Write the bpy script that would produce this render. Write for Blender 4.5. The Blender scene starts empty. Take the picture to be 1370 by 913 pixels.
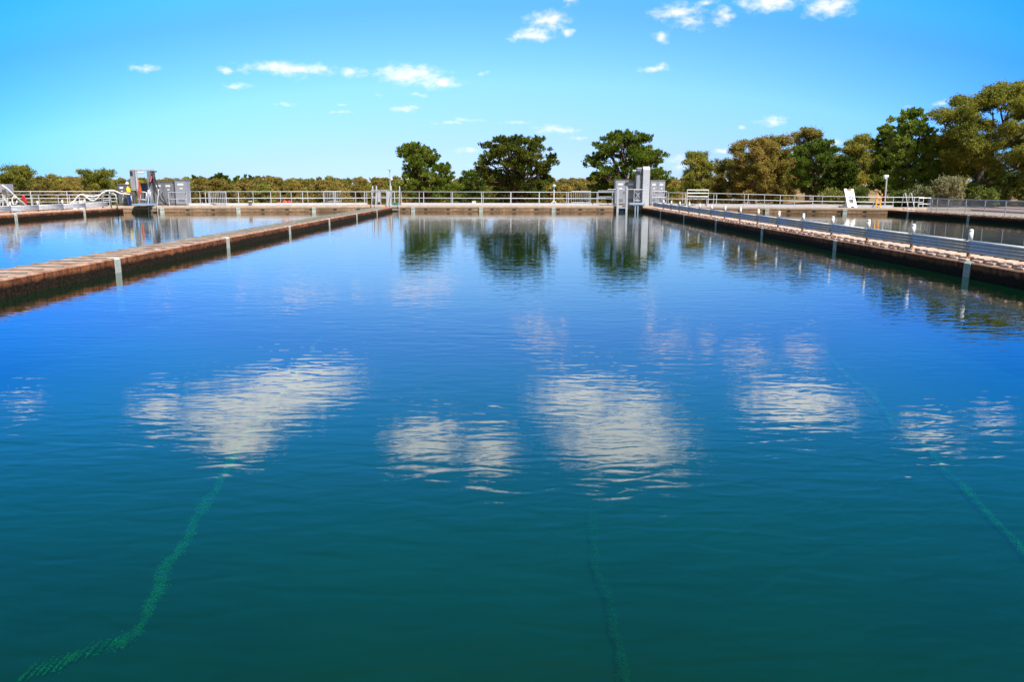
import bpy, math, random
import numpy as np
from mathutils import Vector, Matrix, Euler

random.seed(7)
R = math.radians
sc = bpy.context.scene
col = sc.collection

# ------------------------------------------------------------------ camera
CAMZ = 2.2
F = 1050.0                       # focal length in photograph pixels (1370 wide)
W0, H0 = 1370.0, 913.0
HOR, VPX = 248.0, 681.0
pitch = math.atan((H0 / 2 - HOR) / F)
yaw = math.atan((W0 / 2 - VPX) / F)
cd = bpy.data.cameras.new('camera'); cam = bpy.data.objects.new('camera', cd); col.objects.link(cam)
cam.location = (0, 0, CAMZ)
ROT = Matrix.Rotation(-yaw, 3, 'Z') @ Matrix.Rotation(R(90) - pitch, 3, 'X') @ Matrix.Rotation(R(0.15), 3, 'Z')
cam.rotation_euler = ROT.to_euler()
cd.sensor_width = 36.0; cd.lens = 36.0 * F / W0
cd.clip_start = 0.1; cd.clip_end = 9000
sc.camera = cam
sc.render.engine = 'CYCLES'
vs = sc.view_settings; vs.view_transform = 'Standard'; vs.look = 'None'; vs.exposure = 0.6; vs.gamma = 1.0; vs.use_curve_mapping = False
sc.cycles.use_denoising = True; sc.cycles.max_bounces = 8; sc.cycles.diffuse_bounces = 3; sc.cycles.glossy_bounces = 3
sc.cycles.transparent_max_bounces = 12; sc.cycles.caustics_reflective = False; sc.cycles.caustics_refractive = False


def ray(px, py):
    return (ROT @ Vector((px - W0 / 2, H0 / 2 - py, -F))).normalized()


def at(px, py, Y):                       # point on that line of sight at distance Y
    d = ray(px, py); t = Y / d.y
    return Vector((0, 0, CAMZ)) + d * t


def on(px, py, z):                       # point where that line of sight meets height z
    d = ray(px, py); t = (z - CAMZ) / d.z
    return Vector((0, 0, CAMZ)) + d * t


# ------------------------------------------------------------------ layout (metres; water level z = 0)
XL, XR = -9.9, 11.3                      # water faces of the two divider walls
XLO, XRO = -30.3, 30.0                   # water faces of the outer walls
WT = 1.2                                 # wall thickness
ZW = 0.37                                # top of divider walls
ZD = 0.50                                # far walkway level
YN = 1.3                                 # near wall
FAR = [(-60, 55.5), (-31.5, 62.4), (-10.5, 67.3), (11.9, 67.6), (31.2, 62.8), (33, 62.4)]


def yf(x):
    for (a, b), (c, d) in zip(FAR, FAR[1:]):
        if x <= c:
            return b + (d - b) * (x - a) / (c - a)
    return FAR[-1][1]


def far_at(px, off):                     # (X, Y) on the far walkway, off metres behind its front edge
    y = 66.0
    for _ in range(8):
        x = at(px, 270, y).x
        y = yf(x) + off
    return x, y


# ------------------------------------------------------------------ helpers
def tag(o, label=None, cat=None, group=None, kind=None):
    if label: o['label'] = label
    if cat: o['category'] = cat
    if group: o['group'] = group
    if kind: o['kind'] = kind
    return o


def empty(name, loc, label, cat, group=None, rz=0):
    o = bpy.data.objects.new(name, None); col.objects.link(o)
    o.location = loc; o.rotation_euler = (0, 0, rz); o.empty_display_size = 0.2
    return tag(o, label, cat, group)


def wloc(o):
    v = Vector((0, 0, 0))
    while o is not None:
        v += o.location; o = o.parent
    return v


def copy_tree(o, parent=None):
    c = o.copy(); col.objects.link(c)
    if parent is not None: c.parent = parent
    for ch in list(o.children): copy_tree(ch, c)
    return c


def link_mesh(name, me, parent=None):
    o = bpy.data.objects.new(name, me); col.objects.link(o)
    if parent is not None: o.parent = parent
    return o


class MB:
    """collects solids in world coordinates; build() makes ONE mesh object"""
    def __init__(s): s.v, s.f = [], []

    def add(s, vs, fs):
        b = len(s.v); s.v.extend([tuple(v) for v in vs]); s.f.extend([tuple(b + i for i in f) for f in fs]); return s

    def box(s, x0, x1, y0, y1, z0, z1):
        vs = [(x, y, z) for z in (z0, z1) for y in (y0, y1) for x in (x0, x1)]
        return s.add(vs, [(0, 2, 3, 1), (4, 5, 7, 6), (0, 1, 5, 4), (2, 6, 7, 3), (0, 4, 6, 2), (1, 3, 7, 5)])

    def obox(s, p, q, half_w, z0, z1):
        """upright box along the plan segment p-q"""
        d = Vector((q[0] - p[0], q[1] - p[1])); d.normalize(); n = Vector((-d.y, d.x)) * half_w
        pts = [(p[0] + n.x, p[1] + n.y), (p[0] - n.x, p[1] - n.y), (q[0] - n.x, q[1] - n.y), (q[0] + n.x, q[1] + n.y)]
        vs = [(a, b, z0) for a, b in pts] + [(a, b, z1) for a, b in pts]
        return s.add(vs, [(0, 3, 2, 1), (4, 5, 6, 7), (0, 1, 5, 4), (1, 2, 6, 5), (2, 3, 7, 6), (3, 0, 4, 7)])

    def tube(s, pts, r, n=8, r2=None, cap=True):
        pts = [Vector(p) for p in pts]; m = len(pts); b = len(s.v)
        up = Vector((0, 0, 1)) if abs((pts[-1] - pts[0]).normalized().z) < 0.9 else Vector((1, 0, 0))
        for i, p in enumerate(pts):
            d = (pts[min(i + 1, m - 1)] - pts[max(i - 1, 0)]).normalized()
            a = d.cross(up)
            if a.length < 1e-4: a = d.cross(Vector((0, 1, 0)))
            a.normalize(); c = a.cross(d)
            rr = r if r2 is None else r + (r2 - r) * i / (m - 1)
            for k in range(n):
                t = 2 * math.pi * k / n
                s.v.append(tuple(p + (a * math.cos(t) + c * math.sin(t)) * rr))
        for i in range(m - 1):
            for k in range(n):
                s.f.append((b + i * n + k, b + i * n + (k + 1) % n, b + (i + 1) * n + (k + 1) % n, b + (i + 1) * n + k))
        if cap:
            s.f.append(tuple(b + k for k in reversed(range(n)))); s.f.append(tuple(b + (m - 1) * n + k for k in range(n)))
        return s

    def sweep(s, prof, path):
        """profile [(offset to the left of the path, z)] swept along plan points"""
        b = len(s.v); n = len(prof); m = len(path)
        for i, p in enumerate(path):
            a = Vector(path[max(i - 1, 0)][:2]); c = Vector(path[min(i + 1, m - 1)][:2])
            d = (c - a).normalized(); nn = Vector((-d.y, d.x))
            for (o, z) in prof: s.v.append((p[0] + nn.x * o, p[1] + nn.y * o, z))
        for i in range(m - 1):
            for k in range(n):
                s.f.append((b + i * n + k, b + (i + 1) * n + k, b + (i + 1) * n + (k + 1) % n, b + i * n + (k + 1) % n))
        s.f.append(tuple(b + k for k in range(n))); s.f.append(tuple(b + (m - 1) * n + k for k in reversed(range(n))))
        return s

    def lathe(s, c, prof, n=16):
        b = len(s.v); m = len(prof)
        for (r, z) in prof:
            for k in range(n):
                t = 2 * math.pi * k / n; s.v.append((c[0] + r * math.cos(t), c[1] + r * math.sin(t), c[2] + z))
        for i in range(m - 1):
            for k in range(n):
                s.f.append((b + i * n + k, b + i * n + (k + 1) % n, b + (i + 1) * n + (k + 1) % n, b + (i + 1) * n + k))
        s.f.append(tuple(b + k for k in reversed(range(n)))); s.f.append(tuple(b + (m - 1) * n + k for k in range(n)))
        return s

    def build(s, name, m, parent=None, smooth=False, bevel=0):
        off = wloc(parent) if parent is not None else Vector((0, 0, 0))
        me = bpy.data.meshes.new(name)
        me.from_pydata([(v[0] - off.x, v[1] - off.y, v[2] - off.z) for v in s.v], [], s.f)
        me.materials.append(m)
        if smooth:
            me.polygons.foreach_set('use_smooth', [True] * len(me.polygons))
        me.update()
        o = link_mesh(name, me, parent)
        if bevel:
            md = o.modifiers.new('bevel', 'BEVEL'); md.width = bevel; md.segments = 2; md.limit_method = 'ANGLE'
        return o


# ------------------------------------------------------------------ materials
def new_mat(name):
    m = bpy.data.materials.new(name); m.use_nodes = True
    nt = m.node_tree; nt.nodes.clear()
    return m, nt


def N(nt, t, **kw):
    n = nt.nodes.new(t)
    for k, v in kw.items(): setattr(n, k, v)
    return n


def L(nt, a, b): nt.links.new(a, b)


def plain(name, c, c2=None, rough=0.6, metal=0.0, scale=3.0, bump=0.0, detail=6, stretch=(1, 1, 1), bscale=None):
    """principled surface whose colour wanders between c and c2"""
    m, nt = new_mat(name)
    out = N(nt, 'ShaderNodeOutputMaterial'); b = N(nt, 'ShaderNodeBsdfPrincipled')
    L(nt, b.outputs[0], out.inputs[0])
    b.inputs['Roughness'].default_value = rough; b.inputs['Metallic'].default_value = metal
    if c2 is None: c2 = tuple(x * 0.75 for x in c)
    tc = N(nt, 'ShaderNodeNewGeometry'); mp = N(nt, 'ShaderNodeVectorMath', operation='MULTIPLY')
    mp.inputs[1].default_value = stretch
    L(nt, tc.outputs['Position'], mp.inputs[0])
    no = N(nt, 'ShaderNodeTexNoise'); no.inputs['Scale'].default_value = scale; no.inputs['Detail'].default_value = detail
    no.inputs['Roughness'].default_value = 0.65
    L(nt, mp.outputs[0], no.inputs['Vector'])
    rp = N(nt, 'ShaderNodeValToRGB')
    rp.color_ramp.elements[0].position = 0.36; rp.color_ramp.elements[0].color = (*c2, 1)
    rp.color_ramp.elements[1].position = 0.64; rp.color_ramp.elements[1].color = (*c, 1)
    L(nt, no.outputs['Fac'], rp.inputs[0]); L(nt, rp.outputs[0], b.inputs['Base Color'])
    if bump:
        n2 = N(nt, 'ShaderNodeTexNoise'); n2.inputs['Scale'].default_value = bscale or scale * 6; n2.inputs['Detail'].default_value = 5
        L(nt, tc.outputs['Position'], n2.inputs['Vector'])
        bp = N(nt, 'ShaderNodeBump'); bp.inputs['Strength'].default_value = 0.6; bp.inputs['Distance'].default_value = bump
        L(nt, n2.outputs['Fac'], bp.inputs['Height']); L(nt, bp.outputs[0], b.inputs['Normal'])
    return m


M = {}
M['galv'] = plain('galvanised_steel', (0.56, 0.57, 0.61), (0.44, 0.46, 0.51), 0.42, 0.12, 8)
M['galv_dull'] = plain('dull_galvanised_steel', (0.62, 0.62, 0.66), (0.50, 0.50, 0.55), 0.55, 0.0, 5, stretch=(1, 1, .3))
M['toe'] = plain('pale_blue_grey_steel', (0.56, 0.58, 0.66), (0.48, 0.50, 0.58), 0.6, 0, 4)
M['white'] = plain('white_paint', (0.80, 0.80, 0.80), (0.70, 0.70, 0.70), 0.45, 0, 6)
M['grey_paint'] = plain('grey_cabinet_paint', (0.34, 0.345, 0.39), (0.27, 0.275, 0.32), 0.5, 0.1, 2, stretch=(1, 1, .4))
M['dark_grey'] = plain('dark_grey_paint', (0.135, 0.135, 0.155), (0.10, 0.10, 0.115), 0.5, 0, 3)
M['mid_grey'] = plain('mid_grey_paint', (0.23, 0.235, 0.265), (0.18, 0.185, 0.21), 0.5, 0.1, 3)
M['black'] = plain('black_rubber', (0.022, 0.022, 0.024), (0.015, 0.015, 0.015), 0.6)
M['orange'] = plain('orange_fabric', (0.75, 0.13, 0.02), (0.62, 0.10, 0.02), 0.7, 0, 4)
M['yellow_paint'] = plain('orange_yellow_paint', (0.72, 0.33, 0.03), (0.60, 0.26, 0.03), 0.5, 0, 8)
M['timber'] = plain('pale_timber', (0.62, 0.42, 0.20), (0.50, 0.33, 0.15), 0.7, 0, 6)
M['red'] = plain('red_plastic', (0.55, 0.02, 0.03), (0.42, 0.015, 0.02), 0.5)
M['teal'] = plain('teal_plastic', (0.02, 0.30, 0.27), (0.02, 0.24, 0.22), 0.5)
M['blue'] = plain('blue_grey_steel', (0.35, 0.46, 0.62), (0.28, 0.38, 0.52), 0.5, 0.1)
M['hose'] = plain('white_hose', (0.72, 0.72, 0.70), (0.62, 0.62, 0.6), 0.5)
M['batten'] = plain('grey_green_batten', (0.27, 0.29, 0.25), (0.16, 0.17, 0.145), 0.8, 0, 7, bump=.004)
M['slab'] = plain('pale_stained_slab', (0.62, 0.47, 0.38), (0.44, 0.29, 0.21), 0.85, 0, 5, bump=.006)
M['strip'] = plain('pale_joint_strip', (0.56, 0.57, 0.52), (0.36, 0.38, 0.33), 0.8, 0, 9)
M['sleeve'] = plain('rusty_sleeve', (0.42, 0.25, 0.13), (0.30, 0.16, 0.08), 0.8, 0, 12)
M['skin'] = plain('skin', (0.50, 0.30, 0.21), (0.46, 0.27, 0.19), 0.6)
M['hivis'] = plain('yellow_shirt', (0.80, 0.66, 0.02), (0.70, 0.57, 0.02), 0.8)
M['navy'] = plain('navy_cloth', (0.025, 0.05, 0.16), (0.02, 0.04, 0.12), 0.8)
M['hair'] = plain('dark_hair', (0.03, 0.02, 0.015), None, 0.8)
M['screen'] = plain('dark_glass', (0.03, 0.035, 0.05), (0.02, 0.025, 0.035), 0.15)
M['blue_sign'] = plain('blue_sign', (0.06, 0.12, 0.42), (0.05, 0.10, 0.36), 0.4)
M['trunk_gum'] = plain('gum_bark', (0.36, 0.29, 0.24), (0.19, 0.14, 0.11), 0.9, 0, 2, stretch=(1, 1, .3))
M['trunk_pine'] = plain('pine_bark', (0.13, 0.085, 0.06), (0.07, 0.045, 0.035), 0.95, 0, 3, stretch=(1, 1, .3), bump=.02)


def wall_mat(name, face, face2, top, top2, dark, zlo, zhi):
    """stained concrete: pale worn top, rusty streaked face, black algae band with its own ragged edge"""
    m, nt = new_mat(name)
    out = N(nt, 'ShaderNodeOutputMaterial'); b = N(nt, 'ShaderNodeBsdfPrincipled'); L(nt, b.outputs[0], out.inputs[0])
    b.inputs['Roughness'].default_value = 0.9; b.inputs['Specular IOR Level'].default_value = .12
    g = N(nt, 'ShaderNodeNewGeometry')
    st = N(nt, 'ShaderNodeVectorMath', operation='MULTIPLY'); st.inputs[1].default_value = (1, 1, 0.35)
    L(nt, g.outputs['Position'], st.inputs[0])

    def noise(scale, vec, detail=7, rough=.65):
        n = N(nt, 'ShaderNodeTexNoise'); n.inputs['Scale'].default_value = scale; n.inputs['Detail'].default_value = detail
        n.inputs['Roughness'].default_value = rough; L(nt, vec, n.inputs['Vector']); return n.outputs['Fac']

    def ramp(f, p0, c0, p1, c1):
        r = N(nt, 'ShaderNodeValToRGB'); r.color_ramp.elements[0].position = p0; r.color_ramp.elements[0].color = (*c0, 1)
        r.color_ramp.elements[1].position = p1; r.color_ramp.elements[1].color = (*c1, 1); L(nt, f, r.inputs[0]); return r.outputs[0]

    fc = ramp(noise(5.5, st.outputs[0], 9, .75), .40, face2, .60, face)
    big = ramp(noise(.55, g.outputs['Position'], 4, .6), .38, (.55, .55, .55), .62, (1.25, 1.2, 1.15))
    fb = N(nt, 'ShaderNodeMixRGB', blend_type='MULTIPLY'); fb.inputs[0].default_value = 1; L(nt, fc, fb.inputs[1]); L(nt, big, fb.inputs[2]); fc = fb.outputs[0]
    # pale lime runs and chips
    chips = ramp(noise(9, st.outputs[0]), .60, (0, 0, 0), .68, (1, 1, 1))
    mx0 = N(nt, 'ShaderNodeMixRGB'); mx0.inputs[2].default_value = (*[min(1, c * 2.0 + .06) for c in face], 1)
    ms = N(nt, 'ShaderNodeMath', operation='MULTIPLY'); ms.inputs[1].default_value = 0.40
    L(nt, chips, ms.inputs[0]); L(nt, ms.outputs[0], mx0.inputs[0]); L(nt, fc, mx0.inputs[1])
    tp = ramp(noise(2.6, g.outputs['Position']), .38, top2, .60, top)
    sx = N(nt, 'ShaderNodeSeparateXYZ'); L(nt, g.outputs['Normal'], sx.inputs[0])
    up = N(nt, 'ShaderNodeMapRange'); up.inputs[1].default_value = .45; up.inputs[2].default_value = .85
    L(nt, sx.outputs['Z'], up.inputs[0])
    mx = N(nt, 'ShaderNodeMixRGB'); L(nt, up.outputs[0], mx.inputs[0]); L(nt, mx0.outputs[0], mx.inputs[1]); L(nt, tp, mx.inputs[2])
    # algae / wet tide band
    sp = N(nt, 'ShaderNodeSeparateXYZ'); L(nt, g.outputs['Position'], sp.inputs[0])
    na = N(nt, 'ShaderNodeMath', operation='MULTIPLY_ADD'); na.inputs[1].default_value = -0.26
    L(nt, noise(2.2, g.outputs['Position']), na.inputs[0]); L(nt, sp.outputs['Z'], na.inputs[2])
    bd = N(nt, 'ShaderNodeMapRange'); bd.inputs[1].default_value = zlo - .13; bd.inputs[2].default_value = zhi - .13
    bd.inputs[3].default_value = 1; bd.inputs[4].default_value = 0
    L(nt, na.outputs[0], bd.inputs[0])
    dk = ramp(noise(24, g.outputs['Position'], 3), .42, dark, .75, tuple(c * 5 + .006 for c in dark))
    m2 = N(nt, 'ShaderNodeMixRGB'); L(nt, bd.outputs[0], m2.inputs[0]); L(nt, mx.outputs[0], m2.inputs[1]); L(nt, dk, m2.inputs[2])
    L(nt, m2.outputs[0], b.inputs['Base Color'])
    bp = N(nt, 'ShaderNodeBump'); bp.inputs['Strength'].default_value = .7; bp.inputs['Distance'].default_value = .012
    L(nt, noise(22, g.outputs['Position'], 6), bp.inputs['Height']); L(nt, bp.outputs[0], b.inputs['Normal'])
    return m


M['divider'] = wall_mat('rust_stained_concrete', (0.33, 0.125, 0.06), (0.085, 0.03, 0.018), (0.50, 0.35, 0.27), (0.25, 0.11, 0.068), (0.010, 0.006, 0.003), .17, .25)
M['far_wall'] = wall_mat('tan_concrete', (0.38, 0.24, 0.15), (0.26, 0.14, 0.08), (0.58, 0.48, 0.39), (0.50, 0.40, 0.32), (0.06, 0.04, 0.022), .0, .07)
M['coping'] = plain('pale_tan_coping', (0.45, 0.345, 0.26), (0.34, 0.25, 0.18), 0.85, 0, 2.5, bump=.006)
M['deck'] = plain('walkway_concrete', (0.50, 0.46, 0.41), (0.41, 0.37, 0.33), 0.85, 0, 1.2, bump=.004)
M['floor'] = plain('silty_basin_floor', (0.036, 0.10, 0.070), (0.014, 0.062, 0.05), 0.95, 0, 0.5)
M['algae'] = plain('green_algae', (0.30, 0.82, 0.22), (0.03, 0.30, 0.11), 0.9, 0, 5, bump=.02)
M['gravel'] = plain('pinkish_gravel', (0.42, 0.31, 0.27), (0.31, 0.22, 0.185), 0.95, 0, .5, bump=.02, bscale=8)


def ground_mat():
    m, nt = new_mat('dry_ground')
    out = N(nt, 'ShaderNodeOutputMaterial'); b = N(nt, 'ShaderNodeBsdfPrincipled'); L(nt, b.outputs[0], out.inputs[0])
    b.inputs['Roughness'].default_value = .95
    g = N(nt, 'ShaderNodeNewGeometry')
    n = N(nt, 'ShaderNodeTexNoise'); n.inputs['Scale'].default_value = .16; n.inputs['Detail'].default_value = 9; n.inputs['Roughness'].default_value = .7
    L(nt, g.outputs['Position'], n.inputs['Vector'])
    r = N(nt, 'ShaderNodeValToRGB'); e = r.color_ramp.elements
    e[0].position = .34; e[0].color = (.075, .075, .022, 1)
    e[1].position = .66; e[1].color = (.44, .25, .115, 1)
    x = e.new(.47); x.color = (.25, .16, .065, 1)
    L(nt, n.outputs['Fac'], r.inputs[0]); L(nt, r.outputs[0], b.inputs['Base Color'])
    n2 = N(nt, 'ShaderNodeTexNoise'); n2.inputs['Scale'].default_value = 6; n2.inputs['Detail'].default_value = 4
    L(nt, g.outputs['Position'], n2.inputs['Vector'])
    bp = N(nt, 'ShaderNodeBump'); bp.inputs['Distance'].default_value = .06
    L(nt, n2.outputs['Fac'], bp.inputs['Height']); L(nt, bp.outputs[0], b.inputs['Normal'])
    return m


M['ground'] = ground_mat()


def leaf_mat(name, cols, trans=.35):
    """each leaf picks its own tone from cols; clumps drift between tones"""
    m, nt = new_mat(name)
    out = N(nt, 'ShaderNodeOutputMaterial')
    g = N(nt, 'ShaderNodeNewGeometry'); oi = N(nt, 'ShaderNodeObjectInfo')
    n = N(nt, 'ShaderNodeTexNoise'); n.inputs['Scale'].default_value = .55; n.inputs['Detail'].default_value = 2
    L(nt, g.outputs['Position'], n.inputs['Vector'])
    a = N(nt, 'ShaderNodeMath', operation='MULTIPLY_ADD'); a.inputs[1].default_value = .30; L(nt, g.outputs['Random Per Island'], a.inputs[0])
    c = N(nt, 'ShaderNodeMath', operation='MULTIPLY_ADD'); c.inputs[1].default_value = 1.5; c.inputs[2].default_value = -.62
    L(nt, n.outputs['Fac'], c.inputs[0]); L(nt, c.outputs[0], a.inputs[2])
    d = N(nt, 'ShaderNodeMath', operation='MULTIPLY_ADD'); d.inputs[1].default_value = .45; L(nt, oi.outputs['Random'], d.inputs[0]); L(nt, a.outputs[0], d.inputs[2])
    r = N(nt, 'ShaderNodeValToRGB'); e = r.color_ramp.elements
    e[0].position = 0.05; e[0].color = (*cols[0], 1); e[1].position = .95; e[1].color = (*cols[-1], 1)
    for i, cc in enumerate(cols[1:-1]):
        k = e.new(.05 + .9 * (i + 1) / (len(cols) - 1)); k.color = (*cc, 1)
    L(nt, d.outputs[0], r.inputs[0])
    df = N(nt, 'ShaderNodeBsdfPrincipled'); df.inputs['Roughness'].default_value = .55; df.inputs['Specular IOR Level'].default_value = .25
    tr = N(nt, 'ShaderNodeBsdfTranslucent'); mx = N(nt, 'ShaderNodeMixShader'); mx.inputs[0].default_value = trans
    L(nt, r.outputs[0], df.inputs['Base Color']); L(nt, r.outputs[0], tr.inputs[0])
    L(nt, df.outputs[0], mx.inputs[1]); L(nt, tr.outputs[0], mx.inputs[2]); L(nt, mx.outputs[0], out.inputs[0])
    return m


M['leaf_gum'] = leaf_mat('gum_leaves', [(.12, .125, .024), (.21, .19, .034), (.32, .265, .05), (.40, .265, .07)], .45)
M['leaf_gum_green'] = leaf_mat('green_gum_leaves', [(.12, .15, .024), (.22, .235, .034), (.35, .33, .05), (.45, .36, .07)], .48)
M['leaf_pine'] = leaf_mat('pine_needles', [(.055, .085, .012), (.11, .165, .017), (.18, .24, .025), (.25, .28, .038)], .42)
M['leaf_pine_light'] = leaf_mat('light_pine_needles', [(.085, .13, .02), (.14, .215, .028), (.22, .31, .045), (.29, .34, .06)], .42)
M['leaf_pine_bronze'] = leaf_mat('bronzed_pine_needles', [(.06, .08, .012), (.125, .16, .018), (.20, .21, .028), (.28, .18, .045)], .42)
M['leaf_wood'] = leaf_mat('distant_gum_leaves', [(.15, .13, .03), (.25, .20, .042), (.36, .27, .058), (.45, .29, .085)], .45)
M['leaf_shrub'] = leaf_mat('shrub_leaves', [(.07, .11, .02), (.13, .18, .03), (.21, .24, .045), (.29, .26, .07)], .38)
M['leaf_grey_shrub'] = leaf_mat('grey_shrub_leaves', [(.13, .15, .06), (.21, .23, .10), (.27, .27, .13), (.31, .26, .14)], .3)


def water_mat():
    m, nt = new_mat('clear_teal_water')
    out = N(nt, 'ShaderNodeOutputMaterial')
    g = N(nt, 'ShaderNodeNewGeometry')
    sxy = []
    E = .04

    gn = N(nt, 'ShaderNodeTexNoise'); gn.inputs['Scale'].default_value = .16; gn.inputs['Detail'].default_value = 3; L(nt, g.outputs['Position'], gn.inputs['Vector'])
    gm = N(nt, 'ShaderNodeMapRange'); gm.inputs[1].default_value = .35; gm.inputs[2].default_value = .65; gm.inputs[3].default_value = .65; gm.inputs[4].default_value = 1.45
    L(nt, gn.outputs['Fac'], gm.inputs[0]); gust = gm.outputs[0]

    def height(off):
        add = N(nt, 'ShaderNodeVectorMath', operation='ADD'); add.inputs[1].default_value = (off[0], off[1], 0)
        L(nt, g.outputs['Position'], add.inputs[0])
        total = None
        for (scale, st, amp, det) in ((4.6, (.5, 1.4, 1), .0054, 3.0), (1.0, (.6, 1.3, 1), .0044, 1.5)):
            mu = N(nt, 'ShaderNodeVectorMath', operation='MULTIPLY'); mu.inputs[1].default_value = st
            L(nt, add.outputs[0], mu.inputs[0])
            no = N(nt, 'ShaderNodeTexNoise'); no.inputs['Scale'].default_value = scale; no.inputs['Detail'].default_value = det
            no.inputs['Roughness'].default_value = .45; no.inputs['Distortion'].default_value = .6
            L(nt, mu.outputs[0], no.inputs['Vector'])
            k = N(nt, 'ShaderNodeMath', operation='MULTIPLY_ADD'); k.inputs[1].default_value = amp * WAVE
            hgt = N(nt, 'ShaderNodeMath', operation='MULTIPLY'); L(nt, no.outputs['Fac'], hgt.inputs[0]); L(nt, gust, hgt.inputs[1]); L(nt, hgt.outputs[0], k.inputs[0])
            if total is None: k.inputs[2].default_value = 0
            else: L(nt, total, k.inputs[2])
            total = k.outputs[0]
        return total

    WAVE = 0.66
    h0 = height((0, 0)); hx = height((E, 0)); hy = height((0, E))
    comb = N(nt, 'ShaderNodeCombineXYZ'); comb.inputs[2].default_value = 1.0
    for i, h in enumerate((hx, hy)):
        s = N(nt, 'ShaderNodeMath', operation='SUBTRACT'); L(nt, h0, s.inputs[0]); L(nt, h, s.inputs[1])
        d = N(nt, 'ShaderNodeMath', operation='DIVIDE'); d.inputs[1].default_value = E; L(nt, s.outputs[0], d.inputs[0])
        L(nt, d.outputs[0], comb.inputs[i])
    nrm = N(nt, 'ShaderNodeVectorMath', operation='NORMALIZE'); L(nt, comb.outputs[0], nrm.inputs[0])
    fr = N(nt, 'ShaderNodeFresnel'); fr.inputs['IOR'].default_value = 1.75; L(nt, nrm.outputs[0], fr.inputs['Normal'])
    bf = N(nt, 'ShaderNodeMath', operation='MULTIPLY_ADD'); bf.inputs[1].default_value = -2; bf.inputs[2].default_value = 1; L(nt, g.outputs['Backfacing'], bf.inputs[0])
    pw_ = N(nt, 'ShaderNodeMath', operation='POWER'); pw_.inputs[0].default_value = 1.72; L(nt, bf.outputs[0], pw_.inputs[1]); L(nt, pw_.outputs[0], fr.inputs['IOR'])
    gl = N(nt, 'ShaderNodeBsdfGlossy'); gl.inputs['Roughness'].default_value = .012; L(nt, nrm.outputs[0], gl.inputs['Normal'])
    gl.inputs['Color'].default_value = (1, 1, 1, 1)
    df = N(nt, 'ShaderNodeBsdfDiffuse'); df.inputs['Color'].default_value = (.0004, .030, .011, 1)
    tr = N(nt, 'ShaderNodeBsdfTransparent'); tr.inputs['Color'].default_value = (.14, .58, .41, 1)
    mx = N(nt, 'ShaderNodeMixShader'); mx.inputs[0].default_value = .58
    L(nt, df.outputs[0], mx.inputs[1]); L(nt, tr.outputs[0], mx.inputs[2])
    m2 = N(nt, 'ShaderNodeMixShader'); L(nt, fr.outputs[0], m2.inputs[0]); L(nt, mx.outputs[0], m2.inputs[1]); L(nt, gl.outputs[0], m2.inputs[2])
    L(nt, m2.outputs[0], out.inputs[0])
    return m


M['water'] = water_mat()


def mesh_panel_mat():
    m, nt = new_mat('fine_wire_mesh')
    out = N(nt, 'ShaderNodeOutputMaterial')
    d = N(nt, 'ShaderNodeBsdfPrincipled'); d.inputs['Base Color'].default_value = (.50, .42, .42, 1); d.inputs['Roughness'].default_value = .6
    t = N(nt, 'ShaderNodeBsdfTransparent'); mx = N(nt, 'ShaderNodeMixShader'); mx.inputs[0].default_value = .5
    L(nt, d.outputs[0], mx.inputs[1]); L(nt, t.outputs[0], mx.inputs[2]); L(nt, mx.outputs[0], out.inputs[0])
    return m


M['mesh'] = mesh_panel_mat()

# ------------------------------------------------------------------ sun and sky
SUN_AZ, SUN_EL = 140.0, 53.0             # clockwise from the view axis (+Y)
sdir = Vector((math.sin(R(SUN_AZ)) * math.cos(R(SUN_EL)), math.cos(R(SUN_AZ)) * math.cos(R(SUN_EL)), math.sin(R(SUN_EL))))
sd = bpy.data.lights.new('sun', 'SUN'); so = bpy.data.objects.new('sun', sd); col.objects.link(so)
sd.energy = 5.0; sd.angle = R(.5); sd.color = (1.0, .965, .92)
so.rotation_euler = (-sdir).to_track_quat('-Z', 'Y').to_euler(); so.location = sdir * 100

SKY_STR = 0.066
CLOUDS = [  # pixel ellipses of clouds seen in the photograph: cx, cy, rx, ry, density
    (712, 47, 26, 9, 1), (732, 27, 34, 14, .85), (758, 43, 10, 8, .9), (764, 3, 14, 8, .7),
    (905, 15, 42, 13, .8), (925, 30, 32, 11, .7), (966, 22, 15, 16, .75), (945, 2, 26, 7, .6),
    (888, 48, 16, 9, .75), (872, 93, 24, 6, 0.68), (884, 91, 13, 7, .8),
    (1030, 1, 38, 11, 1), (1112, 5, 28, 14, 1), (197, 93, 24, 9, .6), (318, 116, 25, 6, 0.68), (304, 93, 10, 7, .8),
    (385, 92, 66, 10, .9), (430, 93, 22, 7, .7), (473, 97, 24, 9, .75), (548, 99, 46, 13, 1), (588, 111, 32, 10, .9), (643, 98, 14, 8, 0.58),
    (540, 146, 34, 6, 0.68), (380, 138, 26, 6, 0.48), (458, 141, 18, 4, 0.48), (510, 128, 10, 5, 0.48), (620, 160, 50, 6, 0.38),
    (740, 172, 44, 10, 0.60), (772, 183, 28, 6, 0.53), (628, 201, 26, 7, .6), (1033, 162, 26, 9, .75), (998, 171, 8, 5, .6),
    (967, 200, 16, 5, .7), (1118, 191, 14, 7, .7), (1258, 140, 18, 7, 0.53), (1218, 141, 10, 4, 0.48), (908, 216, 24, 16, 0.58),
    (520, 239, 70, 5, .6), (600, 163, 46, 5, .5), (690, 165, 40, 6, .5), (560, 128, 22, 5, .5), (455, 150, 40, 4, .4), (860, 205, 30, 6, .5), (925, 225, 26, 7, .5), (650, 222, 40, 5, .4), (880, 20, 20, 8, 0.48)]
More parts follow.
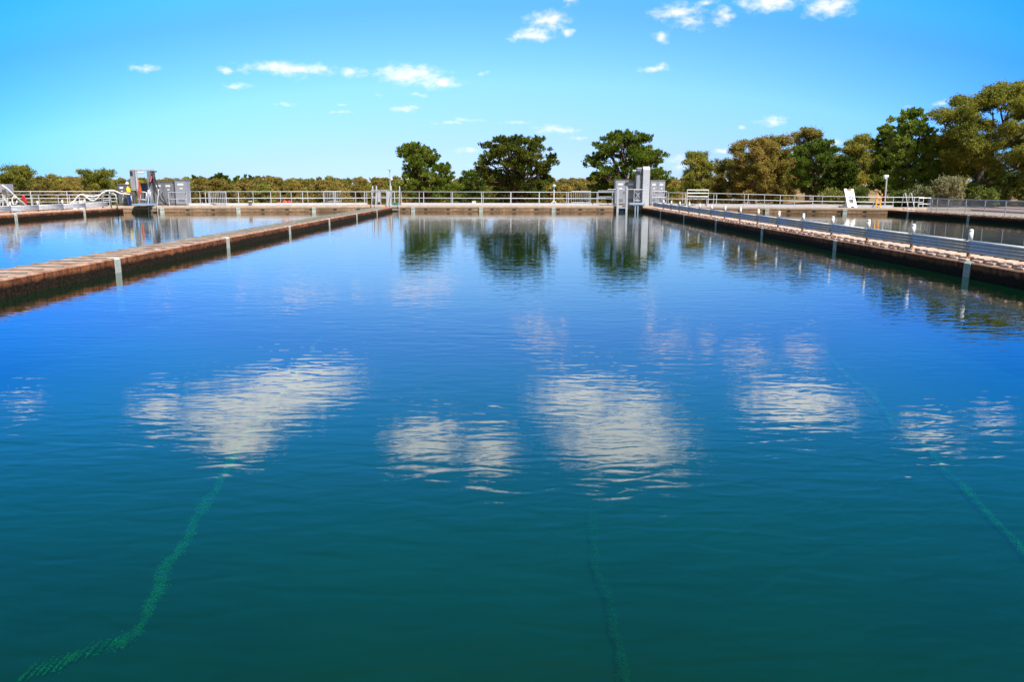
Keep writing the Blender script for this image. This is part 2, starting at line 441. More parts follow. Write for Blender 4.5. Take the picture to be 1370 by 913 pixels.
CLOUDS_HIGH = [  # clouds above the frame, known from their reflections in the water: mirrored pixel ellipses
    (400, 512, 76, 28, 1.1), (330, 548, 95, 32, 1.05), (215, 548, 50, 24, .8), (320, 592, 52, 26, .95),
    (572, 592, 62, 32, .95), (655, 605, 50, 34, .9), (775, 535, 74, 30, .95), (832, 592, 92, 40, 1.05), (850, 545, 66, 32, .8),
    (1065, 540, 74, 26, 1), (1075, 488, 28, 28, .6), (1005, 486, 46, 24, .6), (1245, 580, 50, 17, .8), (1330, 560, 46, 22, .5),
    (30, 530, 52, 28, .5), (800, 650, 50, 12, .3)]


def sky_world():
    w = bpy.data.worlds.new('World'); sc.world = w; w.use_nodes = True
    nt = w.node_tree; nt.nodes.clear()
    out = N(nt, 'ShaderNodeOutputWorld'); bg = N(nt, 'ShaderNodeBackground')
    sky = N(nt, 'ShaderNodeTexSky'); sky.sky_type = 'NISHITA'; sky.sun_disc = False
    sky.sun_elevation = R(SUN_EL); sky.sun_rotation = R(SUN_AZ)
    sky.altitude = 0; sky.air_density = 1.0; sky.dust_density = 0.0; sky.ozone_density = 3.0
    tc = N(nt, 'ShaderNodeTexCoord'); sp = N(nt, 'ShaderNodeSeparateXYZ'); L(nt, tc.outputs['Generated'], sp.inputs[0])

    def mth(op, a, b=None, c=None):
        n = N(nt, 'ShaderNodeMath', operation=op)
        for k, v in enumerate((a, b, c)):
            if v is None: continue
            if isinstance(v, (int, float)): n.inputs[k].default_value = v
            else: L(nt, v, n.inputs[k])
        return n.outputs[0]

    az = mth('ARCTAN2', sp.outputs['X'], sp.outputs['Y']); el = mth('ARCSINE', sp.outputs['Z'])
    # deep summer blue: colour of the Nishita sky graded by elevation, sides darkened to imitate vignetting
    az2 = mth('MINIMUM', mth('MULTIPLY', az, az), .4)
    e2 = mth('MULTIPLY_ADD', az2, .27, mth('ABSOLUTE', el))
    rp = N(nt, 'ShaderNodeValToRGB'); cr = rp.color_ramp
    TINT = [(0, (.67, 1.00, 1.90)), (3, (.84, 1.12, 1.92)), (7, (1.00, 1.54, 2.30)), (12, (.68, 1.50, 2.85)), (13.6, (.60, 1.78, 3.05)), (18, (.34, 2.00, 3.15)),
            (25, (.20, 1.80, 2.10)), (38, (.30, 1.05, 1.20)), (60, (.85, 1.10, 1.35))]
    cr.elements[0].position = 0; cr.elements[0].color = (*[c / 3.7 for c in TINT[0][1]], 1)
    cr.elements[1].position = R(60) * .9; cr.elements[1].color = (*[c / 3.7 for c in TINT[-1][1]], 1)
    for d, c in TINT[1:-1]:
        k = cr.elements.new(R(d) * .9); k.color = (*[q / 3.7 for q in c], 1)
    L(nt, mth('MULTIPLY', e2, .9), rp.inputs[0])
    tm = N(nt, 'ShaderNodeVectorMath', operation='SCALE'); tm.inputs['Scale'].default_value = 3.7; L(nt, rp.outputs[0], tm.inputs[0])
    mt = N(nt, 'ShaderNodeVectorMath', operation='MULTIPLY'); L(nt, sky.outputs[0], mt.inputs[0]); L(nt, tm.outputs[0], mt.inputs[1])
    sdm = N(nt, 'ShaderNodeMixRGB', blend_type='MIX'); sdm.inputs[1].default_value = (1, 1, 1, 1); sdm.inputs[2].default_value = (.29, .58, .90, 1)
    def sstep(v, a, b):
        r = N(nt, 'ShaderNodeMapRange', interpolation_type='SMOOTHSTEP'); r.inputs[1].default_value = a; r.inputs[2].default_value = b; L(nt, v, r.inputs[0]); return r.outputs[0]
    neu = mth('MAXIMUM', sstep(mth('ABSOLUTE', az), R(50), R(80)), sstep(el, R(30), R(48)))
    nm = N(nt, 'ShaderNodeMixRGB'); L(nt, neu, nm.inputs[0]); L(nt, mt.outputs[0], nm.inputs[1])
    ng = N(nt, 'ShaderNodeVectorMath', operation='MULTIPLY'); ng.inputs[1].default_value = (1.15, 1.02, .80); L(nt, sky.outputs[0], ng.inputs[0]); L(nt, ng.outputs[0], nm.inputs[2])
    mt = nm
    sn = mth('MULTIPLY', mth('MULTIPLY', mth('MINIMUM', mth('MULTIPLY', az2, 3.0), 1.0), mth('SUBTRACT', 1.0, neu)), mth('MULTIPLY_ADD', sstep(el, R(11.5), R(15)), -.5, 1.0))
    ms = N(nt, 'ShaderNodeVectorMath', operation='MULTIPLY'); L(nt, mt.outputs[0], ms.inputs[0]); L(nt, sn, sdm.inputs[0]); L(nt, sdm.outputs[0], ms.inputs[1])
    L(nt, ms.outputs[0], bg.inputs[0]); bg.inputs[1].default_value = SKY_STR

    ae = N(nt, 'ShaderNodeCombineXYZ'); L(nt, az, ae.inputs[0]); L(nt, el, ae.inputs[1])

    def cloud(lst, mirror, colour, soft):
        """this patch of cloud over the plain sky (only evaluated inside its own part of the sky)"""
        def noise(scale, st, det, rough):
            mu = N(nt, 'ShaderNodeVectorMath', operation='MULTIPLY'); mu.inputs[1].default_value = st; L(nt, ae.outputs[0], mu.inputs[0])
            n = N(nt, 'ShaderNodeTexNoise'); n.inputs['Scale'].default_value = scale; n.inputs['Detail'].default_value = det
            n.inputs['Roughness'].default_value = rough; L(nt, mu.outputs[0], n.inputs['Vector']); return n
        wn = noise(34, (1, 1.6, 1), 3, .5)
        wv = N(nt, 'ShaderNodeVectorMath', operation='MULTIPLY_ADD'); wv.inputs[1].default_value = (.030, .013, 0); wv.inputs[2].default_value = (-.015, -.0065, 0)
        L(nt, wn.outputs['Color'], wv.inputs[0])
        pw = N(nt, 'ShaderNodeVectorMath', operation='ADD'); L(nt, ae.outputs[0], pw.inputs[0]); L(nt, wv.outputs[0], pw.inputs[1])
        acc = None
        for (cx, cy, rx, ry, dn) in lst:
            d = ray(cx, cy)
            if mirror: d = Vector((d.x, d.y, -d.z))
            a, e = math.atan2(d.x, d.y), math.asin(d.z)
            kx, ky = F / rx * .85, F / ry * .85
            ml = N(nt, 'ShaderNodeVectorMath', operation='MULTIPLY_ADD'); ml.inputs[1].default_value = (kx, ky, 0); ml.inputs[2].default_value = (-a * kx, -e * ky, 0)
            L(nt, pw.outputs[0], ml.inputs[0])
            ln = N(nt, 'ShaderNodeVectorMath', operation='LENGTH'); L(nt, ml.outputs[0], ln.inputs[0])
            v = mth('SUBTRACT', dn, ln.outputs['Value'])
            acc = v if acc is None else mth('MAXIMUM', acc, v)
        fn = noise(85, (1, 1.7, 1), 6, .6)
        f = mth('ADD', acc, mth('MULTIPLY_ADD', fn.outputs['Fac'], 1.5, -.68))
        mr = N(nt, 'ShaderNodeMapRange', interpolation_type='SMOOTHSTEP'); mr.inputs[1].default_value = 0; mr.inputs[2].default_value = soft
        L(nt, f, mr.inputs[0])
        b2 = N(nt, 'ShaderNodeBackground'); b2.inputs[0].default_value = (*colour, 1); b2.inputs[1].default_value = 1.0
        mx = N(nt, 'ShaderNodeMixShader'); L(nt, mr.outputs[0], mx.inputs[0]); L(nt, bg.outputs[0], mx.inputs[1]); L(nt, b2.outputs[0], mx.inputs[2])
        return mx.outputs[0]

    low = cloud(CLOUDS, False, (.86, .82, .95), 1.35); high = cloud(CLOUDS_HIGH, True, (1.22, 1.24, 1.30), .95)
    hi = mth('GREATER_THAN', el, R(12.9))
    x1 = N(nt, 'ShaderNodeMixShader'); L(nt, hi, x1.inputs[0]); L(nt, low, x1.inputs[1]); L(nt, high, x1.inputs[2])
    inside = mth('MULTIPLY', mth('LESS_THAN', mth('ABSOLUTE', az), .75), mth('MULTIPLY', mth('GREATER_THAN', el, 0.0), mth('LESS_THAN', el, .42)))
    x2 = N(nt, 'ShaderNodeMixShader'); L(nt, inside, x2.inputs[0]); L(nt, bg.outputs[0], x2.inputs[1]); L(nt, x1.outputs[0], x2.inputs[2])
    L(nt, x2.outputs[0], out.inputs[0])
    return w


sky_world()

# ------------------------------------------------------------------ ground, floors, water, walkways
def smooth(a, b, t):
    t = min(1, max(0, (t - a) / (b - a))); return t * t * (3 - 2 * t)


def ground_z(x, y):
    if -34.5 < x < 31.4 and -2.0 < y < yf(x) + 2.0: return -6.0
    u = x * 75.0 / max(y, 45.0)                              # lateral position as seen at 75 m
    left = -0.9 - 0.09 * max(0, y - 72); left = max(left, -8.5)
    right = 0.25 + 0.011 * max(0, y - 66) + 0.05 * max(0, x - 42); right = min(right, 3.2)
    k = smooth(8, 30, u)
    z = left * (1 - k) + right * k
    return z + 0.12 * math.sin(x * .37) * math.cos(y * .29)


def axis(lo, hi, d, ext):
    a = [lo + i * d for i in range(int((hi - lo) / d) + 1)]
    g = 1.25; x, st = a[-1], d
    while x < ext: st *= g; x += st; a.append(x)
    x, st = a[0], d
    while x > -ext: st *= g; x -= st; a.insert(0, x)
    return a


gx = axis(-70, 80, 1.5, 3500); gy = axis(-12, 150, 1.5, 3500)
gv = [(x, y, ground_z(x, y)) for y in gy for x in gx]
nx = len(gx)
gf = [(j * nx + i, j * nx + i + 1, (j + 1) * nx + i + 1, (j + 1) * nx + i) for j in range(len(gy) - 1) for i in range(nx - 1)]
me = bpy.data.meshes.new('ground'); me.from_pydata(gv, [], gf); me.materials.append(M['ground'])
me.polygons.foreach_set('use_smooth', [True] * len(me.polygons))
tag(link_mesh('ground', me), kind='structure')

FL = -1.6


def sheet(name, pts, z, m, kind='structure'):
    me = bpy.data.meshes.new(name); me.from_pydata([(x, y, z) for x, y in pts], [], [tuple(range(len(pts)))]); me.materials.append(m)
    o = link_mesh(name, me); o['kind'] = kind; return o


sheet('basin_floor', [(-33, 0), (32, 0), (32, 70), (-33, 70)], FL, M['floor'])
for a, b in ((XLO, XL - WT), (XL, XR), (XR + WT, XRO)):
    sheet('water', [(a - .05, YN - .1), (b + .05, YN - .1), (b + .05, yf(b) + .2), (a - .05, yf(a) + .2)], 0.0, M['water'])

def leaf_mesh(name, cen, axis_, size, elong, m, parent, rng, fold=.25):
    """one leaf-spray quad (a diamond bent along its spine) per centre"""
    n = len(cen)
    ax = axis_ / (np.linalg.norm(axis_, axis=1, keepdims=True) + 1e-9)
    rv = rng.normal(size=(n, 3)); sd_ = np.cross(ax, rv); sd_ /= (np.linalg.norm(sd_, axis=1, keepdims=True) + 1e-9)
    up = np.cross(sd_, ax)
    ln = (size * elong)[:, None]; wd = (size)[:, None]
    v = np.empty((n, 4, 3), dtype=np.float32)
    v[:, 0] = cen - ax * ln * .5
    v[:, 1] = cen + sd_ * wd * .5 + up * wd * fold
    v[:, 2] = cen + ax * ln * .5
    v[:, 3] = cen - sd_ * wd * .5 + up * wd * fold
    me = bpy.data.meshes.new(name); me.vertices.add(n * 4); me.vertices.foreach_set('co', v.reshape(-1))
    me.loops.add(n * 4); me.loops.foreach_set('vertex_index', np.arange(n * 4, dtype=np.int32))
    me.polygons.add(n); me.polygons.foreach_set('loop_start', np.arange(0, n * 4, 4, dtype=np.int32)); me.polygons.foreach_set('loop_total', np.full(n, 4, dtype=np.int32))
    me.update(calc_edges=True); me.validate(); me.materials.append(m)
    return link_mesh(name, me, parent)


# algae that has grown along the floor joints, seen through the water (built where it lies on the floor)
def algae(pxs, seed, name, label, w, m):
    rnd = random.Random(seed)
    mb = MB()
    pts = [on(a, b, FL) for a, b in pxs]
    # resample
    dense = []
    for p, q in zip(pts, pts[1:]):
        n = max(2, int((q - p).length / .06))
        dense += [p.lerp(q, i / n) for i in range(n)]
    dense.append(pts[-1])
    nn = len(dense); path = []; rad = []
    wob = 0; thick = 1
    for i, p in enumerate(dense):
        wob = wob * .93 + rnd.gauss(0, .012); thick = thick * .88 + .12 * rnd.choice((.0, .2, .6, 1, 1.6, 3.0))
        path.append(Vector((p.x + wob, p.y + rnd.gauss(0, .01), FL + .03))); rad.append(w * 1.15 * max(.35, thick))
    rng = np.random.default_rng(seed); C = []; A = []
    for p, r in zip(path, rad):
        n = int(rng.poisson(70 + 110 * min(r / w, 2.2)))
        C.append(np.array(p) + rng.normal(size=(n, 3)) * np.array((r * .32, .06, r * .25)) + np.array((0, 0, .02)))
        A.append(rng.normal(size=(n, 3)) * np.array((1, 1, .35)))
    C = np.concatenate(C); A = np.concatenate(A); C[:, 2] = np.maximum(C[:, 2], FL + .01)
    o = leaf_mesh(name, C.astype(np.float32), A, .0065 * rng.uniform(.5, 1.6, size=len(C)), 2.2, m, None, rng, 0.1)
    return tag(o, label, 'algae')


M['algae_dim'] = plain('brown_green_algae', (.09, .29, .12), (.06, .20, .10), .95, 0, 5)
M['groove'] = plain('dark_joint_groove', (.025, .10, .085), (.02, .085, .075), .95)
algae([(430, 455), (400, 495), (368, 540), (338, 582), (310, 622), (292, 650), (264, 697), (240, 740), (224, 768), (208, 800), (192, 832), (178, 858), (164, 866)], 3,
      'algae_strand', 'long green algae strand rising from lower left into the large cloud reflection', .042, M['algae'])
algae([(176, 862), (150, 868), (128, 876), (104, 887), (84, 894), (62, 901), (36, 911)], 5, 'algae_strand',
      'short thin curved green algae strand in the bottom left corner of the water', .022, M['algae'])
algae([(1080, 452), (1120, 492), (1160, 530), (1200, 572), (1240, 606), (1270, 640), (1310, 682), (1345, 715), (1372, 742), (1392, 764)], 8,
      'algae_strand', 'long green algae strand running down to the right edge of the water', .042, M['algae'])
algae([(792, 690), (800, 730), (812, 790), (822, 850), (838, 915)], 11, 'algae_strand',
      'faint green strip of growth under the middle of the pool', .05, M['algae_dim'])
# far walkway deck
FP = [p for p in FAR]
mb = MB(); mb.sweep([(0.35, -3.0), (3.2, -3.0), (3.2, ZD), (0.35, ZD)], FP[:-1] + [(36.5, 62.4)]); tag(mb.build('far_walkway', M['deck']), kind='structure')
mb = MB(); mb.box(-33.8, XLO - WT, -3, yf(-31.5) + .3, -3.0, .26); tag(mb.build('outer_path', M['deck']), kind='structure')
mb = MB(); mb.box(XRO + WT, 36.5, -3, 62.6, -3.0, .30); tag(mb.build('outer_path', M['deck']), kind='structure')
mb = MB(); mb.box(-33.8, 36.5, -4, YN - 1.0, -3.0, ZD + .02); tag(mb.build('near_walkway', M['deck']), kind='structure')
mb = MB(); mb.box(36.504, 44, -30, 78, -1.0, .42); tag(mb.build('gravel_track', M['gravel']), kind='structure')

# ------------------------------------------------------------------ walls
def base_wall(name, label, path, prof, m, loc):
    root = empty(name, loc, label, 'wall')
    mb = MB(); mb.sweep(prof, path); b = mb.build('wall_body', m, root)
    return root


def yrange(a, b, step):
    n = int((b - a) / step); return [a + i * step for i in range(n + 1)]


cham = .03
# left divider (face at XL on its right, with battens lying across the top)
yl = yf(XL - .6) - .02
lw = base_wall('divider_wall', 'rust stained concrete divider wall with grey battens across its top, left of the main pool',
               [(XL, YN), (XL, yl)], [(0, FL - 1), (0, ZW - cham), (cham, ZW), (WT - cham, ZW), (WT, ZW - cham), (WT, FL - 1)], M['divider'], (XL, 34, 0))
rnd = random.Random(4)
proto = None
ys = yrange(2.2, yl - 1.2, .675)
for y in ys:
    if proto is None:
        mb = MB(); mb.box(XL - WT - .03, XL - .42, y - .04, y + .04, ZW + .002, ZW + .024); mb.box(XL - .40, XL - .17, y - .045, y + .035, ZW + .002, ZW + .028)
        proto = mb.build('batten', M['batten'], lw, bevel=.012); o = proto; y0 = y
    else:
        o = proto.copy(); col.objects.link(o); o.parent = lw
        o.location.y = y - y0 + rnd.uniform(-.03, .03)
    o.location.x = rnd.uniform(-.05, .05); o.rotation_euler.z = 0


def strips(root, x, ys, face, ztop=None):
    """pale joint strips bent over the wall's edge; face = +1 when the wall's face looks towards +X"""
    zt = (ztop or ZW)
    p = None
    for y in ys:
        if p is None:
            mb = MB()
            xa, xb = (x, x + .018) if face > 0 else (x - .018, x)
            mb.box(xa, xb, y - .14, y + .14, -1.0, zt - cham - .002)
            xa, xb = (x - .20, x - .033) if face > 0 else (x + .033, x + .20)
            mb.box(xa, xb, y - .14, y + .14, zt + .002, zt + .012)
            a = x + (.018 if face > 0 else -.018); b_ = x - (.035 if face > 0 else -.035)
            mb.add([(a, y - .14, zt - cham - .002), (a, y + .14, zt - cham - .002), (b_, y + .14, zt + .012), (b_, y - .14, zt + .012)], [(0, 1, 2, 3)])
            p = mb.build('joint_strip', M['strip'], root); y0 = y
        else:
            o = p.copy(); col.objects.link(o); o.parent = root; o.location.y = y - y0


strips(lw, XL, [4.0 + 7.93 * k for k in range(8)], 1)

# right divider with slabs and the ribbed rail
def slab_rows(root, x0, x1, ylo, yhi, zt, flip):
    p = None; rr = random.Random(9)
    for i, y in enumerate(yrange(ylo, yhi, .54)):
        if p is None:
            mb = MB()
            mb.box(x0 + .10, x0 + .42, y - .17, y + .17, zt + .002, zt + .055)
            mb.box(x0 + .58, x1 - .10, y - .13, y + .19, zt + .002, zt + .06)
            p = mb.build('slab', M['slab'], root, bevel=.018); o = p; ya = y
        else:
            o = p.copy(); col.objects.link(o); o.parent = root; o.location.y = y - ya + rr.uniform(-.03, .03)
        o.location.x = rr.uniform(-.04, .04)


yr = yf(XR + .6) - .02
rw = base_wall('divider_wall', 'dark rust concrete divider wall topped with pale slabs, right of the main pool',
               [(XR, YN), (XR, yr)], [(0, FL - 1), (-WT, FL - 1), (-WT, ZW - cham), (-WT + cham, ZW), (-cham, ZW), (0, ZW - cham)], M['divider'], (XR, 34, 0))
slab_rows(rw, XR, XR + WT, 13.2, yr - .6, ZW, False)
strips(rw, XR, [3.3 + 8.0 * k for k in range(8)], -1)

ylo = yf(XLO - .6) - .02
low = base_wall('outer_wall', 'rust brown concrete outer wall with a ribbed rail, along the far left pool',
                [(XLO, YN), (XLO, ylo)], [(0, FL - 1), (0, ZW - cham), (cham, ZW), (WT - cham, ZW), (WT, ZW - cham), (WT, FL - 1)], M['divider'], (XLO, 34, 0))
slab_rows(low, XLO - WT, XLO, 34, ylo - .5, ZW, True)
strips(low, XLO, [9.2 + 7.93 * k for k in range(7)], 1)
yro = yf(XRO + .6) - .02
row = base_wall('outer_wall', 'dark brown concrete outer wall under the mesh fence, along the far right pool',
                [(XRO, YN), (XRO, yro)], [(0, FL - 1), (-WT, FL - 1), (-WT, ZW - cham), (-WT + cham, ZW), (-cham, ZW), (0, ZW - cham)], M['divider'], (XRO, 34, 0))
slab_rows(row, XRO, XRO + WT, 36, yro - 4, ZW, False)
strips(row, XRO, [4.2 + 7.93 * k for k in range(8)], -1)

# far wall: tan bullnosed coping over a brown face with dark slots
fw = empty('far_wall', (0, 67.5, 0), 'long tan concrete end wall with a rounded coping and dark slots, across all three pools', 'wall')
mb = MB(); mb.sweep([(0.06, FL - 1), (.36, FL - 1), (.36, ZD - .02), (0.06, ZD - .02)], FP); mb.build('wall_body', M['far_wall'], fw)
prof = [(.058, .24)] + [(.10 - .12 * math.sin(math.pi * k / 8), .35 - .12 * math.cos(math.pi * k / 8)) for k in range(9)] + [(.10, .49), (.75, ZD + .012), (.75, .40), (.38, .40)]
prof = [(.30, .235), (.10, .235)] + [(.09 - .06 * math.sin(math.pi * k / 8), .365 - .13 * math.cos(math.pi * k / 8)) for k in range(1, 8)] + [(.12, ZD + .004), (1.0, ZD + .012), (1.0, ZD - .2), (.362, ZD - .2)]
mb = MB(); mb.sweep(prof, FP); mb.build('coping', M['coping'], fw)


def on_far(x, off, z): return Vector((x, yf(x) + off, z))


def far_dir(x):
    d = Vector((.2, yf(x + .1) - yf(x - .1), 0)).normalized(); return d, Vector((-d.y, d.x, 0))


p = None
slots = [x for x in np.arange(-29.5, 30.5, 1.87) if not (13.0 > x > 8.6) and abs(x - XL) > .7]
for x in slots:
    d, n = far_dir(x); c = on_far(x, .045, 0)
    if p is None:
        mb = MB(); mb.box(-.14, .14, -.012, .012, .185, .24); mb.box(-.13, .13, -.016, .0, .165, .18)
        p = mb.build('slot', M['black'], None); p.parent = fw; o = p
    else:
        o = p.copy(); col.objects.link(o); o.parent = fw
    o.location = c - Vector((0, 67.5, 0)); o.rotation_euler.z = math.atan2(d.y, d.x)
p = None
for x in [-27.6, -22.0, -16.2, -8.15, -2.4, 3.75, 15.6, 21.2, 27.0]:
    d, n = far_dir(x); c = on_far(x, .02, 0)
    if p is None:
        mb = MB(); mb.box(-.16, .16, -.04, .03, -1.0, .226); mb.box(-.16, .16, -.06, -.03, .228, .40)
        p = mb.build('joint_strip', M['strip'], None); p.parent = fw; o = p
    else:
        o = p.copy(); col.objects.link(o); o.parent = fw
    o.location = c - Vector((0, 67.5, 0)); o.rotation_euler.z = math.atan2(d.y, d.x)
nw = empty('near_wall', (0, YN - .5, 0), 'concrete wall at the near end of the pools', 'wall')
mb = MB(); mb.box(-33.8, 36.5, YN - 1.0, YN - .002, FL - 1, ZD); mb.build('wall_body', M['far_wall'], nw)

# ------------------------------------------------------------------ ribbed rails on posts
def ribbed_rail(label, x, ys, yend, zbase, side):
    """corrugated rail along Y at x; its ribs point to -X for side=-1"""
    root = empty('ribbed_rail', (x, (ys[0] + yend) / 2, zbase), label, 'rail', 'ribbed steel rails on post rows')
    z0, z1 = zbase + .17, zbase + .49
    prof = []; n = 48
    for i in range(n + 1):
        t = i / n; prof.append((.030 + .055 * abs(math.sin(t * math.pi * 4)) ** .55, z0 + (z1 - z0) * t))
    prof = prof + [(o - .012, z) for o, z in reversed(prof)]
    # offset direction: left of +Y path is -X
    pr = [((o if side < 0 else -o), z) for o, z in prof]
    if side > 0: pr = pr[::-1]
    edges = ys + [yend]
    for a, b in zip(edges, edges[1:]):
        mb = MB(); mb.sweep(pr, [(x, a - .04 if a != edges[0] else a), (x, b - .05)]); mb.build('beam', M['galv_dull'], root, True)
    p = None
    for y in ys:
        if p is None:
            mb = MB(); mb.tube([(x, y, zbase + .47), (x, y, zbase + .70)], .055, 10); mb.lathe((x, y, zbase + .70), [(.055, 0), (.06, .01), (.05, .05), (.02, .065)], 10)
            p = mb.build('post', M['white'], root, True)
            mb = MB(); mb.tube([(x, y, zbase), (x, y, zbase + .468)], .05, 10); mb.box(x - .10, x + .10, y - .10, y + .10, zbase + .002, zbase + .02)
            mb.build('sleeve', M['sleeve'], p)
            mb = MB(); mb.box(x - .02, x + .02, y - .12, y - .06, z0 + .02, z1 - .02); mb.build('bracket', M['dark_grey'], p); y0 = y
        else:
            o = copy_tree(p, root); o.location.y += y - y0
    return root


ys_r = [11.4 + 2.9 * k for k in range(18)]
ribbed_rail('ribbed galvanised rail on white capped posts along the wall right of the main pool', XR + .46, ys_r, 64.6, ZW, -1)
ys_l = [34.8 + 2.9 * k for k in range(9)]
ribbed_rail('ribbed galvanised rail on white posts along the far left outer wall, by the white hoses', XLO - .55, ys_l, 61.2, ZW, 1)

# ------------------------------------------------------------------ handrails
def handrail(label, pts, post_ts, h, group=None, r=.027, rp=.026, toe=None, mid=True, mat='galv', name='handrail', mesh=False):
    """pts: list of (x,y,z) base points, post_ts: list of base positions for posts"""
    hh = h if callable(h) else (lambda x: h)
    c = sum((Vector(p) for p in pts), Vector()) / len(pts)
    root = empty(name, c, label, 'handrail' if not mesh else 'fence', group)
    mb = MB(); mb.tube([Vector(p) + Vector((0, 0, hh(p[0]))) for p in pts], r, 8); mb.build('top_rail', M[mat], root, True)
    if mid:
        mb = MB(); mb.tube([Vector(p) + Vector((0, 0, hh(p[0]) * .52)) for p in pts], r * .85, 8); mb.build('middle_rail', M[mat], root, True)
    if toe:
        mb = MB(); mb.sweep([(-.01, pts[0][2] + .02), (.01, pts[0][2] + .02), (.01, pts[0][2] + toe), (-.01, pts[0][2] + toe)], [(p[0], p[1]) for p in pts])
        mb.build('toe_board', M['toe'], root)
    p0 = None
    for q in post_ts:
        if p0 is None:
            mb = MB(); h0 = hh(q[0]); mb.tube([Vector(q), Vector(q) + Vector((0, 0, h0 - r * .5))], rp, 8); mb.box(q[0] - .07, q[0] + .07, q[1] - .05, q[1] + .05, q[2] + .001, q[2] + .015)
            p0 = mb.build('post', M[mat], root); qa = Vector(q)
        else:
            o = p0.copy(); col.objects.link(o); o.parent = root; k = hh(q[0]) / h0; o.scale.z = k; o.location = Vector(q) - qa + Vector((0, 0, (qa.z - c.z) * (1 - k)))
    return root


def far_line(px0, px1, off, n=9):
    xa = far_at(px0, off)[0]; xb = far_at(px1, off)[0]
    xs = sorted(set([xa, xb] + [x for x, _ in FAR if xa < x < xb] + [x for x in (16., 20., 24., 28.) if xa < x < xb])); return [(x, yf(x) + off, ZD + .015) for x in xs]


def far_posts(pxs, off): return [(*far_at(p, off), ZD + .015) for p in pxs]


H = lambda x: 1.12 - .30 * smooth(13, 30, x)
handrail('front galvanised handrail with white toe board behind the left pool', far_line(252, 492, .85),
         far_posts([255, 268, 281, 303, 339, 375.5, 390, 412, 433, 449, 476, 491], .85), H, 'front handrails along the end walkway', toe=.2)
handrail('front galvanised handrail with white toe board behind the middle of the main pool', far_line(536, 820, .85),
         far_posts([537, 561, 603.6, 646.4, 684, 721, 758, 789, 800, 819], .85), H, 'front handrails along the end walkway', toe=.2)
handrail('front galvanised handrail with white toe board behind the right pool', far_line(878, 1196, .85),
         far_posts([894, 913, 954.5, 995.5, 1022.5, 1063, 1100, 1141, 1169, 1195], .85), H, 'front handrails along the end walkway', toe=.2)
bx = [-58] + list(np.arange(-56, 34, 2.55)) + [34]
handrail('long back handrail along the rear edge of the end walkway', [(x, yf(x) + 2.95, ZD) for x in (-58, -31.5, -10.5, 11.9, 16, 20, 24, 28, 31.2, 34)],
         [(x, yf(x) + 2.95, ZD) for x in bx], H, None, r=.03, rp=.028, mat='galv_dull')
# lower rail on the far left path
lp = [at(-30, 275, 55.0), at(150, 275, 61.4)]
def lowleft(px, Y): p = at(px, 275, Y); return (p.x, Y, .26)
tsl = [0, 11, 44, 53, 79, 94, 107, 124, 137, 147]
handrail('low galvanised handrail on the far left path behind the white hoses', [lowleft(-30, 60.4), lowleft(158, 62.6)],
         [lowleft(t, 60.4 + 2.2 * (t + 30) / 188) for t in tsl], 1.13)

# mesh fence on the far right wall
xf = XRO + .62
root = handrail('galvanised fence with fine grey mesh infill along the far right outer wall', [(xf, 20, ZW + .004), (xf, yf(xf) - 4.6, ZW + .004)],
                [(xf, 57.6 - 2.15 * k, ZW + .004) for k in range(17)] + [(xf, 56.9, ZW + .004)], .97, name='mesh_fence', mesh=True)
mb = MB(); mb.add([(xf + .05, 20, ZW + .06), (xf + .05, yf(xf) - 4.6, ZW + .06), (xf + .05, yf(xf) - 4.6, ZW + .94), (xf + .05, 20, ZW + .94)], [(0, 1, 2, 3)])
mb.build('mesh_panel', M['mesh'], root)

# ------------------------------------------------------------------ equipment on the end walkway
def spot(px, off, z=ZD):
    x, y = far_at(px, off); return Vector((x, y, z))


def zof(px, py, Y): return at(px, py, Y).z


def thing_at(name, px, off, label, cat, group=None, z=ZD):
    p = spot(px, off, z); return empty(name, p, label, cat, group), p


